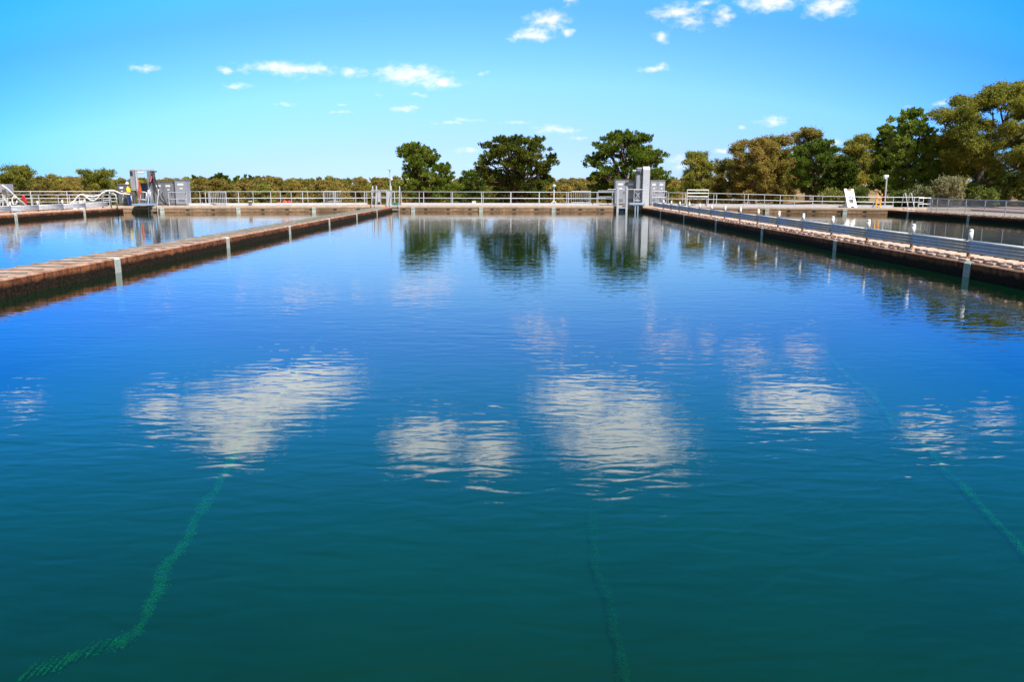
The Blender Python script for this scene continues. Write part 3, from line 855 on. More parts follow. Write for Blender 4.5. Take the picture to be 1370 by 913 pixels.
def cabinet(pxa, pxb, ytop, off, depth, mats, label, doors=1, z=ZD, group='grey metal switch cabinets on the end walkway', plate=True, roof=True, sign=None):
    xa, ya = far_at(pxa, off); xb, yb = far_at(pxb, off); y = (ya + yb) / 2
    zt = zof((pxa + pxb) / 2, ytop, y)
    root = empty('control_cabinet', ((xa + xb) / 2, y, z), label, 'cabinet', group)
    mb = MB(); mb.box(xa + .03, xb - .03, y + .03, y + depth - .03, z + .002, z + .10); mb.build('plinth', M['dark_grey'], root)
    mb = MB(); mb.box(xa, xb, y, y + depth, z + .10, zt - .05); mb.build('casing', mats, root, bevel=.012)
    if roof:
        mb = MB(); mb.box(xa - .04, xb + .04, y - .05, y + depth + .04, zt - .048, zt); mb.build('roof', M['mid_grey'], root, bevel=.01)
    w = (xb - xa) / doors
    for k in range(doors):
        a, b = xa + k * w + .03, xa + (k + 1) * w - .03
        mb = MB(); mb.box(a, b, y - .025, y - .003, z + .16, zt - .11); d = mb.build('door', mats, root, bevel=.006)
        mb = MB(); mb.box(b - .10, b - .06, y - .06, y - .027, (z + zt) / 2 - .1, (z + zt) / 2 + .1); mb.build('handle', M['black'], d)
        mb = MB()
        for q in range(4): mb.box(a + w * .2, b - w * .2, y - .034, y - .0265, z + .30 + q * .07, z + .335 + q * .07)
        mb.build('vent', M['dark_grey'], d)
        if plate:
            h = zt - z
            mb = MB(); mb.box(a + w * .22, b - w * .22, y - .031, y - .0265, zt - .22 * h, zt - .14 * h); mb.build('label_plate', M['white'], d)
            mb = MB(); mb.box(a + w * .38, b - w * .30, y - .031, y - .0265, zt - .36 * h, zt - .31 * h); mb.build('label_plate', M['white'], d)
    if sign:
        mb = MB(); mb.lathe((0, 0, 0), [(.001, 0), (sign, 0), (sign, .008), (.001, .008)], 20)
        # stand the disc up against the door
        mb.v = [((xa + xb) / 2 + vx, y - .030 - vz, zt - .5 + vy) for vx, vy, vz in mb.v]
        mb.build('round_sign', M['blue_sign'], root)
    return root


# left machine group
cabinet(158.5, 170, 246, 2.0, .6, M['dark_grey'], 'small dark cabinet with a white plate left of the worker in yellow')
cabinet(186.5, 199, 245, 2.3, .7, M['dark_grey'], 'dark cabinet with a round blue sign, behind the orange flag', plate=False, sign=.16)
cabinet(206, 234, 243, 2.2, .7, M['mid_grey'], 'wide two door grey cabinet behind the black hoses of the left gantry', doors=2)
cabinet(234.5, 252, 240.5, 2.0, .75, M['grey_paint'], 'tall light grey cabinet, right end of the row beside the left gantry')
# right machine group
cabinet(822.5, 850, 240.3, 2.1, .8, M['grey_paint'], 'lilac grey two door cabinet left of the round topped column', doors=2)
cabinet(868.5, 889.5, 240.8, 2.1, .8, M['grey_paint'], 'lilac grey two door cabinet right of the round topped column', doors=2)


def bar(mb, pxa, ya, pxb, yb, Y, r): mb.tube([at(pxa, ya, Y), at(pxb, yb, Y)], r, 7)


# left gantry
gy_ = spot(190, 1.2).y
root, gp = thing_at('cleaning_gantry', 190, 1.2, 'grey steel gantry arch with lamp and black hoses on the walkway beside the left pool', 'gantry')
def pbox(mb, xa, xb, yt, yb_, Y, d, z0=None):
    a = at(xa, yt, Y); b = at(xb, yb_, Y); mb.box(a.x, b.x, Y, Y + d, b.z if z0 is None else z0, a.z); return mb
mb = MB(); pbox(mb, 173, 181.5, 227, 255, gy_, .45); mb.build('tall_panel', M['grey_paint'], root, bevel=.01)
mb = MB(); pbox(mb, 174, 180.5, 255.3, 262, gy_ + .05, .35); pbox(mb, 174.2, 176.2, 262.3, 262.4, gy_ + .1, .12, ZD); pbox(mb, 178.4, 180.4, 262.3, 262.4, gy_ + .1, .12, ZD); mb.build('panel_stand', M['dark_grey'], root)
mb = MB(); pbox(mb, 173.5, 177.5, 229, 235, gy_ - .03, .02); mb.build('panel_window', M['screen'], root)
mb = MB(); pbox(mb, 177, 203.5, 226, 228.3, gy_ + .05, .35); mb.build('beam', M['galv'], root, bevel=.01)
mb = MB(); pbox(mb, 180.5, 182.4, 228.6, 228.7, gy_ + .02, .14, ZD); mb.build('column', M['galv'], root)
mb = MB(); pbox(mb, 196, 200.5, 228.6, 228.7, gy_ + .06, .3, ZD); mb.build('column', M['mid_grey'], root)
mb = MB(); pbox(mb, 200.8, 206, 229, 244, gy_ + .1, .3); pbox(mb, 199.5, 205.5, 244.3, 258, gy_ + .08, .35); mb.build('motor_box', M['dark_grey'], root, bevel=.02)
mb = MB(); bar(mb, 185, 231.3, 192.5, 231.3, gy_ + .15, .07); bar(mb, 188, 228.4, 188, 231, gy_ + .15, .02); mb.build('lamp', M['white'], root)
mb = MB(); bar(mb, 203, 229.5, 209.5, 229.5, gy_ + .1, .05); bar(mb, 204, 233, 200, 243, gy_ - .05, .06); mb.build('hose_arm', M['black'], root)
mb = MB(); bar(mb, 206.6, 231, 205.8, 236, gy_ - .06, .07); bar(mb, 203, 236, 201, 243, gy_ - .14, .06); mb.build('pink_hose_collar', plain('pink_tape', (.75, .18, .25), None, .6), root)
for pts in ([(206, 231), (207.5, 240), (212, 251), (217, 262), (223, 273), (225.5, 275)], [(204, 232), (207, 247), (209.5, 258), (216, 268), (222, 274)]):
    mb = MB(); mb.tube([at(a, b, gy_ - .1 - .02 * i) for i, (a, b) in enumerate(pts)], .055, 7); mb.build('black_hose', M['black'], root, True)
mb = MB(); pbox(mb, 176, 199, 272.8, 275, gy_ - 1.75, 1.6); mb.build('platform', M['blue'], root)
mb = MB()
for a, b, c, d in ((183.5, 256, 196, 257.5), (183.5, 266.5, 196, 267.5), (196, 257.5, 195, 272), (188, 257, 187.5, 272), (198.5, 254, 196.5, 271), (200.5, 254, 203, 272)): bar(mb, a, b, c, d, gy_ - .35, .04)
mb.build('guard_frame', M['galv'], root, True)
mb = MB(); mb.tube([at(164, 271.5, gy_ - .3), at(164.5, 263, gy_ - .3), at(166.5, 259, gy_ - .3), at(170, 258.3, gy_ - .3), at(175, 262, gy_ - .3), at(177, 270, gy_ - .3)], .045, 7); mb.build('hose_loop', M['hose'], root, True)

# orange flag hung on a pole
fy = gy_ - .45
root, p = thing_at('orange_flag', 186, .75, 'bright orange flag hanging from a short pole in front of the left gantry', 'flag')
mb = MB(); bar(mb, 184.2, 240.5, 186.6, 274, fy, .022); mb.build('pole', M['galv'], root)
cl = [[(184.4, 241), (185.4, 241.2), (186.2, 242)], [(184.6, 246), (187.4, 247), (189.5, 252.5)], [(185.1, 254), (187.8, 254), (189.2, 256)], [(185.6, 259.5), (187.4, 259.2), (188.4, 258)], [(186.0, 266), (187.3, 265.5), (187.9, 265)], [(186.6, 272), (187.5, 272), (188, 272)]]
mb = MB()
for s_ in (0, .03):
    for i, rw_ in enumerate(cl):
        for j, (a, b) in enumerate(rw_):
            v = at(a, b, fy - .03 + s_); mb.v.append((v.x, v.y + .05 * math.sin(i * 1.7 + j * 2.1), v.z))
n1 = len(cl) * 3
for i in range(len(cl) - 1):
    for j in range(2):
        a = i * 3 + j; mb.f.append((a, a + 3, a + 4, a + 1)); mb.f.append((n1 + a, n1 + a + 1, n1 + a + 4, n1 + a + 3))
rim = [0, 1, 2] + [3 * i + 2 for i in range(1, len(cl))] + [3 * (len(cl) - 1) + 1] + [3 * i for i in range(len(cl) - 1, 0, -1)]
for a, b in zip(rim, rim[1:] + rim[:1]): mb.f.append((a, b, n1 + b, n1 + a))
mb.build('cloth', M['orange'], root, True)

# pool ladders: two hooped stiles with rungs
def pool_ladder(px, w_px, ytop, off, label, zlow=-.9, lean=.25):
    c = spot(px, off); S = c.y / F
    root = empty('pool_ladder', (c.x, c.y, ZD), label, 'ladder', 'pool ladders')
    zt = zof(px, ytop, c.y); hw = w_px * S / 2; yfr = yf(c.x)
    for s_ in (-1, 1):
        x = c.x + s_ * hw
        pts = [(x, c.y + .55, ZD)]
        for k in range(9):
            t = math.pi * k / 8; r = .20
            pts.append((x, c.y + .55 - lean * (1 - .0) + r * math.cos(t) - .05, zt - r + r * math.sin(t)))
        pts += [(x, yfr - .16, ZD + .12), (x, yfr - .18, zlow)]
        mb = MB(); mb.tube(pts, .032, 8); mb.build('stile', M['galv'], root, True)
    z = ZD - .05
    while z > zlow:
        mb = MB(); mb.tube([(c.x - hw, yfr - .17, z), (c.x + hw, yfr - .17, z)], .022, 7); mb.build('rung', M['galv'], root); z -= .3
    return root


pool_ladder(206.8, 12, 253.5, .25, 'pool ladder with two tall hooped stiles beside the left gantry')
pool_ladder(501.2, 5, 249.2, .35, 'narrow pool ladder with hooped top just left of the thin lamp pole')
pool_ladder(529, 11, 249.2, .25, 'pool ladder with hooped top just right of the thin lamp pole')
pool_ladder(1215.5, 8, 258.5, .3, 'pool ladder with hooped top at the far corner of the right pool')

# gate frames and barrier panels
def frame_panel(px0, px1, ytop, ybot, off, label, bars=0, mid=True, name='barrier_panel', mat='galv', cat='barrier', r=.035, sheet_m=None, xbrace=False, group='barrier panels on the end walkway'):
    xa, ya = far_at(px0, off); xb, yb = far_at(px1, off); y = (ya + yb) / 2
    zt = zof((px0 + px1) / 2, ytop, y); zb = zof((px0 + px1) / 2, ybot, y)
    root = empty(name, ((xa + xb) / 2, y, ZD), label, cat, group)
    mb = MB(); mb.tube([(xa, y, ZD + .004), (xa, y, zt), (xb, y, zt), (xb, y, ZD + .004)], r, 8)
    mb.tube([(xa, y, zb), (xb, y, zb)], r * .8, 8); mb.build('frame', M[mat], root)
    if mid:
        mb = MB(); mb.tube([(xa, y, (zt + zb) / 2), (xb, y, (zt + zb) / 2)], r * .8, 8); mb.build('middle_rail', M[mat], root)
    for k in range(bars):
        x = xa + (xb - xa) * (k + 1) / (bars + 1)
        mb = MB(); mb.tube([(x, y, zb), (x, y, zt)], r * .45, 6); mb.build('bar', M[mat], root)
    if xbrace:
        mb = MB(); mb.tube([(xa, y + .03, zb), (xb, y + .03, zt)], r * .6, 6); mb.tube([(xa, y + .05, zt), (xb, y + .05, zb)], r * .6, 6); mb.build('cross_brace', M[mat], root)
    if sheet_m:
        mb = MB(); mb.box(xa + r, xb - r, y + .01, y + .03, zb, zt - r); mb.build('infill_sheet', M[sheet_m], root)
    return root


frame_panel(278.5, 303.5, 257, 272, .7, 'barrier panel with close upright bars behind the white bucket', bars=9, mid=False)
frame_panel(433.5, 457, 256, 270, 1.3, 'barrier panel with close upright bars left of the narrow pool ladder', bars=9, mid=False)
frame_panel(764.5, 790, 256, 271, 1.3, 'barrier panel with close upright bars right of the tripod light', bars=9, mid=False)
frame_panel(225, 251, 257.5, 275.5, .25, 'galvanised gate frame in front of the tall light grey cabinet, beside the left ladder')
frame_panel(800, 821, 255.5, 263.5, .35, 'short double barred rail frame left of the lilac cabinets', mid=False)
frame_panel(848, 858, 254.5, 268.5, 1.2, 'small cross braced frame between the lilac cabinets and the round topped column', xbrace=True, mid=False)
frame_panel(872, 892, 256, 272, 1.2, 'cross braced frame in front of the lilac cabinet right of the column', xbrace=True, mid=True)
frame_panel(918, 948, 254.3, 263, .5, 'white painted double frame gate standing on the walkway right of the main pool', mat='white', r=.05, mid=True)
frame_panel(922, 946, 264.5, 273.5, .9, 'low pale frame stored under the white painted gate', mat='white', r=.045, mid=False, sheet_m=None)
frame_panel(1228.5, 1245.5, 265, 281, .3, 'bright galvanised gate frame between the right corner ladder and the mesh fence', r=.05)
frame_panel(497, 517.5, 254.5, 263.5, .1, 'double barred gate frame joining the left divider wall to the walkway', mid=False)
frame_panel(503.5, 509.5, 256, 270, 1.1, 'narrow pale sheet panel behind the narrow pool ladder', mid=False, sheet_m='galv')
frame_panel(518, 523.5, 254.5, 275, .2, 'narrow pale sheet panel under the thin lamp pole', mid=False, sheet_m='galv')

# right machine: round topped column
root, p = thing_at('screen_column', 861, 1.0, 'tall round topped steel column housing at the corner of the main pool', 'machine')
Y = p.y
a = at(860.8, 222.5, Y); b = at(868.3, 272, Y); w = b.x - a.x
mb = MB(); n = 10; dep = .55; rr = .34
prof = [(0, ZD + .002), (dep, ZD + .002), (dep, a.z - .02)] + [(rr - rr * math.sin(math.pi / 2 * k / n), a.z - rr + rr * math.cos(math.pi / 2 * k / n)) for k in range(n + 1)]
vs = [(a.x, Y + o, z) for o, z in prof] + [(b.x, Y + o, z) for o, z in prof]; m_ = len(prof)
mb.add(vs, [tuple(range(m_)), tuple(reversed(range(m_, 2 * m_)))] + [(k, m_ + k, m_ + (k + 1) % m_, (k + 1) % m_) for k in range(m_)])
mb.build('front_housing', M['galv'], root, bevel=.02)
c = at(851.6, 224, Y + .3)
mb = MB(); mb.box(c.x, a.x - .003, Y + .28, Y + .95, ZD + .002, c.z); mb.build('side_housing', M['mid_grey'], root, bevel=.08)  # darker grey stands in for shade on the housing's left side
q0 = at(852.6, 229, Y); q1 = at(857.3, 233.5, Y); mb = MB(); mb.box(q0.x, q1.x, Y + .265, Y + .278, q1.z, q0.z); mb.build('window', M['screen'], root)
q0 = at(852.4, 235, Y); q1 = at(858.6, 254, Y); mb = MB(); mb.box(q0.x, q1.x, Y + .262, Y + .278, q1.z, q0.z); dd = mb.build('door', M['grey_paint'], root)
mb = MB(); q = at(857.8, 244, Y); mb.box(q.x - .02, q.x + .02, Y + .22, Y + .26, q.z - .12, q.z + .12); mb.build('handle', M['white'], dd)
mb = MB(); q = at(847.5, 228, Y); q2 = at(852.5, 228, Y); mb.box(q.x, q2.x, Y + .35, Y + .47, q.z - .05, q.z + .05); mb.build('lamp', M['white'], root)
mb = MB(); q = at(864.6, 250.5, Y); mb.box(q.x - .12, q.x + .06, Y - .012, Y - .002, q.z - .02, q.z + .02); mb.build('label_plate', M['white'], root)
# platform plate, uprights and recess
root, p = thing_at('step_platform', 852.5, -.2, 'blue grey steel step platform in front of the round topped column', 'platform')
mb = MB(); q0 = at(842.3, 270.5, p.y); q1 = at(863.5, 270.5, p.y); mb.box(q0.x, q1.x, p.y - .1, p.y + 1.0, ZD + .10, ZD + .26); mb.build('plate', M['blue'], root, bevel=.01)
for px in (850, 853.5, 861):
    q = at(px, 275, p.y); mb = MB(); mb.box(q.x - .05, q.x + .05, p.y - .05, p.y + .06, -.2, ZD + .098); mb.build('leg', M['blue'], root)
root, p = thing_at('penstock_frame', 832, -.15, 'pair of tall pale posts with cross bars over a dark inlet in the end wall', 'frame')
for px in (826, 838):
    q = at(px, 280, p.y); mb = MB(); mb.box(q.x - .09, q.x + .09, p.y - .08, p.y + .10, -.8, zof(px, 250.5, p.y)); mb.build('post', M['galv'], root, bevel=.01)
qa = at(813, 253.5, p.y + .2); qb = at(868, 253.5, p.y + .2); mb = MB(); mb.tube([qa, qb], .03, 8); mb.build('cross_bar', M['galv'], root)
qa = at(827.5, 276, p.y); qb = at(836.5, 283, p.y); mb = MB(); mb.box(qa.x, qb.x, p.y + .06, p.y + .12, -.4, .30); mb.build('inlet_gate', M['screen'], root)
mb = MB(); mb.box(qa.x - .1, qb.x + .1, p.y - .06, p.y + .05, .30, .42); mb.build('lintel', M['blue'], root)

# thin lamp pole, post lamp, tripod light
root, p = thing_at('lamp_pole', 522.6, 1.3, 'thin tall pole with a flat lamp head between the two centre pool ladders', 'lamp')
zt = zof(522.6, 227.5, p.y)
mb = MB(); mb.tube([p, (p.x, p.y, p.z + (zt - p.z) * .62)], .06, 8); mb.tube([(p.x, p.y, p.z + (zt - p.z) * .615), (p.x, p.y, zt)], .035, 8); mb.build('pole', M['galv'], root)
mb = MB(); mb.box(p.x - .20, p.x + .13, p.y - .2, p.y + .1, zt + .002, zt + .11); mb.build('lamp_head', M['galv_dull'], root, bevel=.02)
root, p = thing_at('lamp_post', 1184, .9, 'leaning grey lamp post with a small square head beside the orange ladder', 'lamp')
zt = zof(1186, 237.5, p.y); tp = Vector((at(1186.3, 238, p.y).x, p.y, zt))
mb = MB(); mb.tube([p, tp], .06, 8); mb.build('pole', M['galv'], root)
mb = MB(); mb.box(tp.x - .26, tp.x + .1, tp.y - .15, tp.y + .12, zt + .002, zt + .2); mb.build('lamp_head', M['white'], root, bevel=.03)
mb = MB(); mb.box(tp.x - .22, tp.x - .02, tp.y - .16, tp.y + .0, zt - .12, zt); mb.build('lamp_glass', M['galv_dull'], root)
root, p = thing_at('tripod_light', 741, 2.1, 'small work light on a white spread leg tripod behind the handrail', 'light')
zt = zof(741, 247.5, p.y)
mb = MB(); mb.tube([(p.x, p.y, p.z + .25), (p.x, p.y, zt - .35)], .045, 8); mb.build('mast', M['white'], root)
mb = MB(); mb.tube([(p.x, p.y, zt - .34), (p.x, p.y, zt - .16)], .085, 10); mb.build('collar', M['teal'], root)
mb = MB(); mb.lathe((p.x, p.y, zt - .16), [(.08, 0), (.13, .04), (.13, .16), (.10, .2)], 12); mb.build('lamp_head', M['white'], root)
for t in (200, 340, 90):
    e = Vector((p.x + .38 * math.cos(R(t)), p.y + .38 * math.sin(R(t)), p.z)); mb = MB(); mb.tube([(p.x, p.y, p.z + .42), e], .03, 6); mb.build('leg', M['white'], root)

# white lean-to ladder chair and the orange ladder
root, p = thing_at('ladder_stand', 1138, .45, 'white stand like a wide step ladder, leaning against the handrail of the right pool', 'ladder')
def lerp(a, b, t): return a + (b - a) * t
bl, br_ = at(1135.6, 279, p.y), at(1144.6, 278.5, p.y); tl, tr_ = at(1130.8, 252.5, p.y + .8), at(1139.8, 252.8, p.y + .8)
bl.z = br_.z = ZD + .012
for a, b in ((bl, tl), (br_, tr_)):
    mb = MB(); d = .10
    vs = []
    for q in (a, b): vs += [(q.x - d, q.y - .05, q.z), (q.x + d, q.y - .05, q.z), (q.x + d, q.y + .07, q.z), (q.x - d, q.y + .07, q.z)]
    mb.add(vs, [(0, 3, 2, 1), (4, 5, 6, 7), (0, 1, 5, 4), (1, 2, 6, 5), (2, 3, 7, 6), (3, 0, 4, 7)]); mb.build('side_rail', M['white'], root)
for t0, t1 in ((.06, .24), (.42, .58), (.60, .76), (.80, .90)):
    mb = MB(); a0, b0, a1, b1 = bl.lerp(tl, t0), br_.lerp(tr_, t0), bl.lerp(tl, t1), br_.lerp(tr_, t1)
    vs = [(a0.x + .09, a0.y - .03, a0.z), (b0.x - .09, b0.y - .03, b0.z), (b1.x - .09, b1.y - .03, b1.z), (a1.x + .09, a1.y - .03, a1.z)]
    vs += [(x, y + .04, z) for x, y, z in vs]
    mb.add(vs, [(0, 1, 2, 3), (7, 6, 5, 4), (0, 4, 5, 1), (1, 5, 6, 2), (2, 6, 7, 3), (3, 7, 4, 0)]); mb.build('step', M['white'], root)
a0, b0 = bl.lerp(tl, .14), br_.lerp(tr_, .14); mb = MB(); c = (a0 + b0) / 2; mb.box(c.x - .1, c.x + .1, c.y - .045, c.y - .033, c.z - .04, c.z + .04); mb.build('red_mark', M['red'], root)
a0, b0 = bl.lerp(tl, .95), br_.lerp(tr_, .95); mb = MB(); mb.tube([a0, b0], .035, 6); mb.build('top_bar', M['yellow_paint'], root)
root, p = thing_at('orange_ladder', 1175.5, .4, 'orange painted ladder leaning on the handrail beside the leaning lamp post', 'ladder')
bl, br_ = at(1171.2, 279.5, p.y), at(1176.8, 279.5, p.y); tl, tr_ = at(1174.6, 259, p.y + .75), at(1180.2, 259.5, p.y + .75); bl.z = br_.z = ZD + .012
for a, b in ((bl, tl), (br_, tr_)):
    mb = MB(); mb.tube([a, b], .05, 6); mb.build('stile', M['yellow_paint'], root)
for k in range(5):
    t = .12 + .19 * k; mb = MB(); mb.tube([bl.lerp(tl, t), br_.lerp(tr_, t)], .028, 6); mb.build('rung', M['yellow_paint'], root)

# small things on the walkway
root, p = thing_at('bucket', 334.5, .35, 'white plastic bucket on the walkway edge of the left pool', 'bucket')
mb = MB(); mb.lathe(p, [(.13, .012), (.165, .36), (.18, .36), (.18, .40), (.15, .40)], 16); mb.build('body', M['white'], root, True)
mb = MB(); mb.tube([(p.x + .18 * math.cos(R(t)), p.y - .03, p.z + .37 - .22 * math.sin(R(t)) * .6) for t in range(0, 181, 20)], .012, 6); mb.build('handle', M['galv'], root)


def soft_bag(px, off, w, h, m, label, name='kit_bag', cat='bag', strap=None):
    root, p = thing_at(name, px, off, label, cat)
    mb = MB(); n, k = 12, 7
    for i in range(k):
        t = i / (k - 1); z = h * (.5 - .5 * math.cos(math.pi * t)); s_ = math.sin(math.pi * (.12 + .80 * t)) ** .55
        for j in range(n):
            a = 2 * math.pi * j / n; c, s2 = math.cos(a), math.sin(a)
            c = math.copysign(abs(c) ** .6, c); s2 = math.copysign(abs(s2) ** .6, s2)
            wob = 1 + .07 * math.sin(3 * a + px + i)
            mb.v.append((p.x + w / 2 * c * s_ * wob, p.y + w * .32 * s2 * s_ * wob, p.z + .016 + z * (1 + .06 * math.sin(2 * a + px))))
    for i in range(k - 1):
        for j in range(n): mb.f.append((i * n + j, i * n + (j + 1) % n, (i + 1) * n + (j + 1) % n, (i + 1) * n + j))
    mb.f.append(tuple(reversed(range(n)))); mb.f.append(tuple((k - 1) * n + j for j in range(n)))
    mb.build('body', m, root, True)
    mb = MB(); mb.tube([(p.x + w * .3 * math.cos(R(t)), p.y - .02, p.z + h * .9 + .12 * math.sin(R(t))) for t in range(0, 181, 20)], .018, 6); mb.build('handle', M['black'], root)
    return root


soft_bag(373, 1.0, .42, .26, M['red'], 'small flat red bag, leftmost of the bags behind the left pool')
soft_bag(377, 1.3, .34, .42, M['black'], 'black bag standing between the red and the orange bags')
soft_bag(381, 1.0, .36, .40, M['orange'], 'orange bag in the middle of the row of bags behind the left pool')
soft_bag(386, 1.1, .55, .38, M['red'], 'larger red bag, rightmost of the bags behind the left pool')
soft_bag(537.5, 1.1, .26, .30, M['orange'], 'small orange bag beside the ladder at the corner of the main pool')
root, p = thing_at('tool_crate', 530, 1.0, 'flat teal plastic crate behind the ladder at the corner of the main pool', 'crate')
mb = MB(); mb.box(p.x - .28, p.x + .28, p.y - .2, p.y + .2, p.z + .012, p.z + .16); mb.build('tray', M['teal'], root, bevel=.02)
mb = MB(); mb.box(p.x - .31, p.x + .31, p.y - .23, p.y + .23, p.z + .162, p.z + .20); mb.build('lid', M['teal'], root, bevel=.01)
for pa, pb, off, lb in ((464, 481, .5, 'longer pale timber plank lying on the walkway left of the narrow pool ladder'), (484, 497, .55, 'shorter pale timber plank lying beside the narrow pool ladder')):
    xa, ya = far_at(pa, off); xb, yb = far_at(pb, off); mb = MB(); mb.obox((xa, ya), (xb, yb), .10, ZD + .014, ZD + .08)
    tag(mb.build('timber_plank', M['timber'], None, bevel=.008), lb, 'plank', 'timber planks')
root, p = thing_at('white_box', 617 + 13, 1.6, 'small white box on the back of the walkway in front of the middle pine', 'box')
p = spot(634, 2.2); root.location = p
mb = MB(); mb.box(p.x - .16, p.x + .16, p.y - .1, p.y + .1, p.z + .004, p.z + .3); mb.build('body', M['white'], root, bevel=.02)
mb = MB(); mb.box(p.x - .18, p.x + .18, p.y - .12, p.y + .12, p.z + .302, p.z + .34); mb.build('lid', M['white'], root, bevel=.01)
# flat dark block imitating the white stand's cast shadow
p = spot(1129.5, .55); mb = MB(); mb.box(p.x - .36, p.x + .2, p.y - .2, p.y + .2, ZD + .014, ZD + .13); tag(mb.build('stand_shadow_block', M['dark_grey'], None, bevel=.02), 'dark flat block imitating the shadow left of the foot of the white stand', 'shadow')

# left edge: pump unit, hoses, red cover, boxes on the outer wall
YL = 52.0
base = at(8, 277, YL); base.z = .262
root = empty('pump_unit', (base.x, YL, .262), 'grey pump unit on a steel frame with white hoses at the left edge', 'machine')
mb = MB(); q0, q1 = at(-7, 246.5, YL), at(10, 258, YL); mb.box(q0.x, q1.x, YL, YL + .7, q1.z, q0.z); mb.build('housing', M['grey_paint'], root, bevel=.02)
mb = MB(); a0, a1 = at(5.5, 248, YL), at(9.2, 255, YL); mb.box(a0.x, a1.x, YL - .02, YL - .004, a1.z, a0.z); mb.build('panel', M['mid_grey'], root)
mb = MB()
for a, b, c, d in ((-6, 258.2, -6, 280), (10, 258.2, 10, 280), (4, 258.2, 4, 280), (-6, 268, 10, 268), (-6, 280, 10, 259), (2, 259, 12, 276), (4, 262, 13, 262)):
    pa, pb = at(a, b, YL + .1), at(c, d, YL + .1); pb.z = max(pb.z, .264); pa.z = max(pa.z, .264); mb.tube([pa, pb], .045, 7)
mb.build('stand', M['galv'], root)
for sx, r_ in ((19.5, 3.2),):
    pts = [at(sx + r_ * math.cos(R(t)), 268.5 + 5.5 * math.sin(R(t)), YL - .1) for t in range(0, 330, 20)]
    mb = MB(); mb.tube(pts, .045, 7); mb.build('hose_coil', M['hose'], root, True)
mb = MB(); q0, q1 = at(15, 274.5, YL + .3), at(24, 281, YL + .3); mb.box(q0.x, q1.x, YL + .2, YL + .7, .264, q0.z); mb.build('blue_base', M['blue'], root, bevel=.02)
mb = MB(); mb.tube([at(3, 247.5, YL - .2), at(10, 253, YL - .2), at(24, 266, YL + .6), at(35.5, 275.5, YL + 1.0)], .055, 9)
o = mb.build('white_pipe', M['hose'], None, True); tag(o, 'straight white pipe slanting down from the pump unit at the left edge', 'pipe')
YH = 60.3
hp = [(90, 276), (95, 272), (100, 268), (104, 262.5), (107.5, 260.3), (112, 260.8), (116, 264), (121, 267.8), (126, 268.2), (130, 266), (133, 262), (137, 258.5), (142, 256), (147, 254.6), (152, 254.8), (157, 257.3), (162, 259.2), (168, 259.6), (174, 260.2)]
mb = MB(); mb.tube([at(a, b, YH + .08 * (a - 90) / 10) for a, b in hp], .055, 9)
tag(mb.build('white_hose', M['hose'], None, True), 'long white hose looping in waves along the handrail towards the worker', 'hose')
hp = [(110, 260.8), (118, 262.5), (126, 263), (134, 260.6), (140, 257.8)]
mb = MB(); mb.tube([at(a, b, YH + .6) for a, b in hp], .06, 8)
tag(mb.build('white_hose', M['hose'], None, True), 'shorter thin white hose sagging between the humps of the long one', 'hose')
q = lowleft(30.5, 59.0)
root = empty('red_cover', q, 'red cloth cover hung over the far left handrail', 'cover')
mb = MB(); cl = [(28.5, 262), (30.5, 261.2), (32.5, 263), (33.8, 266.5), (35, 270), (34.8, 275.5), (32, 276), (31.5, 270.5), (30.2, 267.5), (28.6, 268.5)]
n = len(cl); c0 = [at(a, b, 59.0) for a, b in cl]; mb.add([tuple(v) for v in c0] + [(v.x, v.y + .14, v.z) for v in c0], [tuple(range(n)), tuple(reversed(range(n, 2 * n)))] + [(k, n + k, n + (k + 1) % n, (k + 1) % n) for k in range(n)])
mb.build('cloth', M['red'], root, bevel=.03)
mb = MB(); a0 = at(31, 261, 59.0); mb.tube([(a0.x, 59.07, .262), (a0.x, 59.07, a0.z)], .03, 6); mb.build('stake', M['galv'], root)
for px, wd, yt, lb in ((110, 4.2, 268.3, 'wide white container standing behind the ribbed rail under the long white hose'), (100.5, 3, 269, 'narrow white container left of the wide one behind the ribbed rail')):
    q = lowleft(px, 60.3); S = 60.3 / F; root = empty('white_container', q, lb, 'container'); zt = zof(px, yt, 60.3); hw = wd * S / 2
    mb = MB(); mb.box(q[0] - hw, q[0] + hw, 60.1, 60.5, q[2] + .002, zt - .06); mb.build('body', M['white'], root, bevel=.03)
    mb = MB(); mb.box(q[0] - hw - .02, q[0] + hw + .02, 60.08, 60.52, zt - .058, zt); mb.build('lid', M['white'], root, bevel=.01)
# hooped guard frames beside the long hose
def hoop(pa, pb, yt, yb_, Y, label):
    a, b = at(pa, yb_, Y), at(pb, yb_, Y); zt = zof(pa, yt, Y); root = empty('hooped_guard', ((a.x + b.x) / 2, Y, .262), label, 'barrier', 'hooped guards by the left path')
    mb = MB(); mb.tube([(a.x, Y, .264), (a.x, Y, zt), (b.x - .25, Y, zt), (b.x - .07, Y, zt - .08), (b.x, Y, zt - .28), (b.x, Y, .264)], .045, 8); mb.build('hoop', M['galv'], root, True)
    mb = MB(); zm = (zt + .27) / 2; mb.tube([(a.x, Y, zm), (b.x, Y, zm)], .035, 8); mb.build('middle_rail', M['galv'], root)


hoop(137.5, 148.5, 254.5, 273, 61.0, 'tall square hooped guard under the crest of the long white hose')
hoop(148.8, 156.5, 258.8, 273, 61.6, 'lower round cornered guard right of the tall one, by the small dark cabinet')

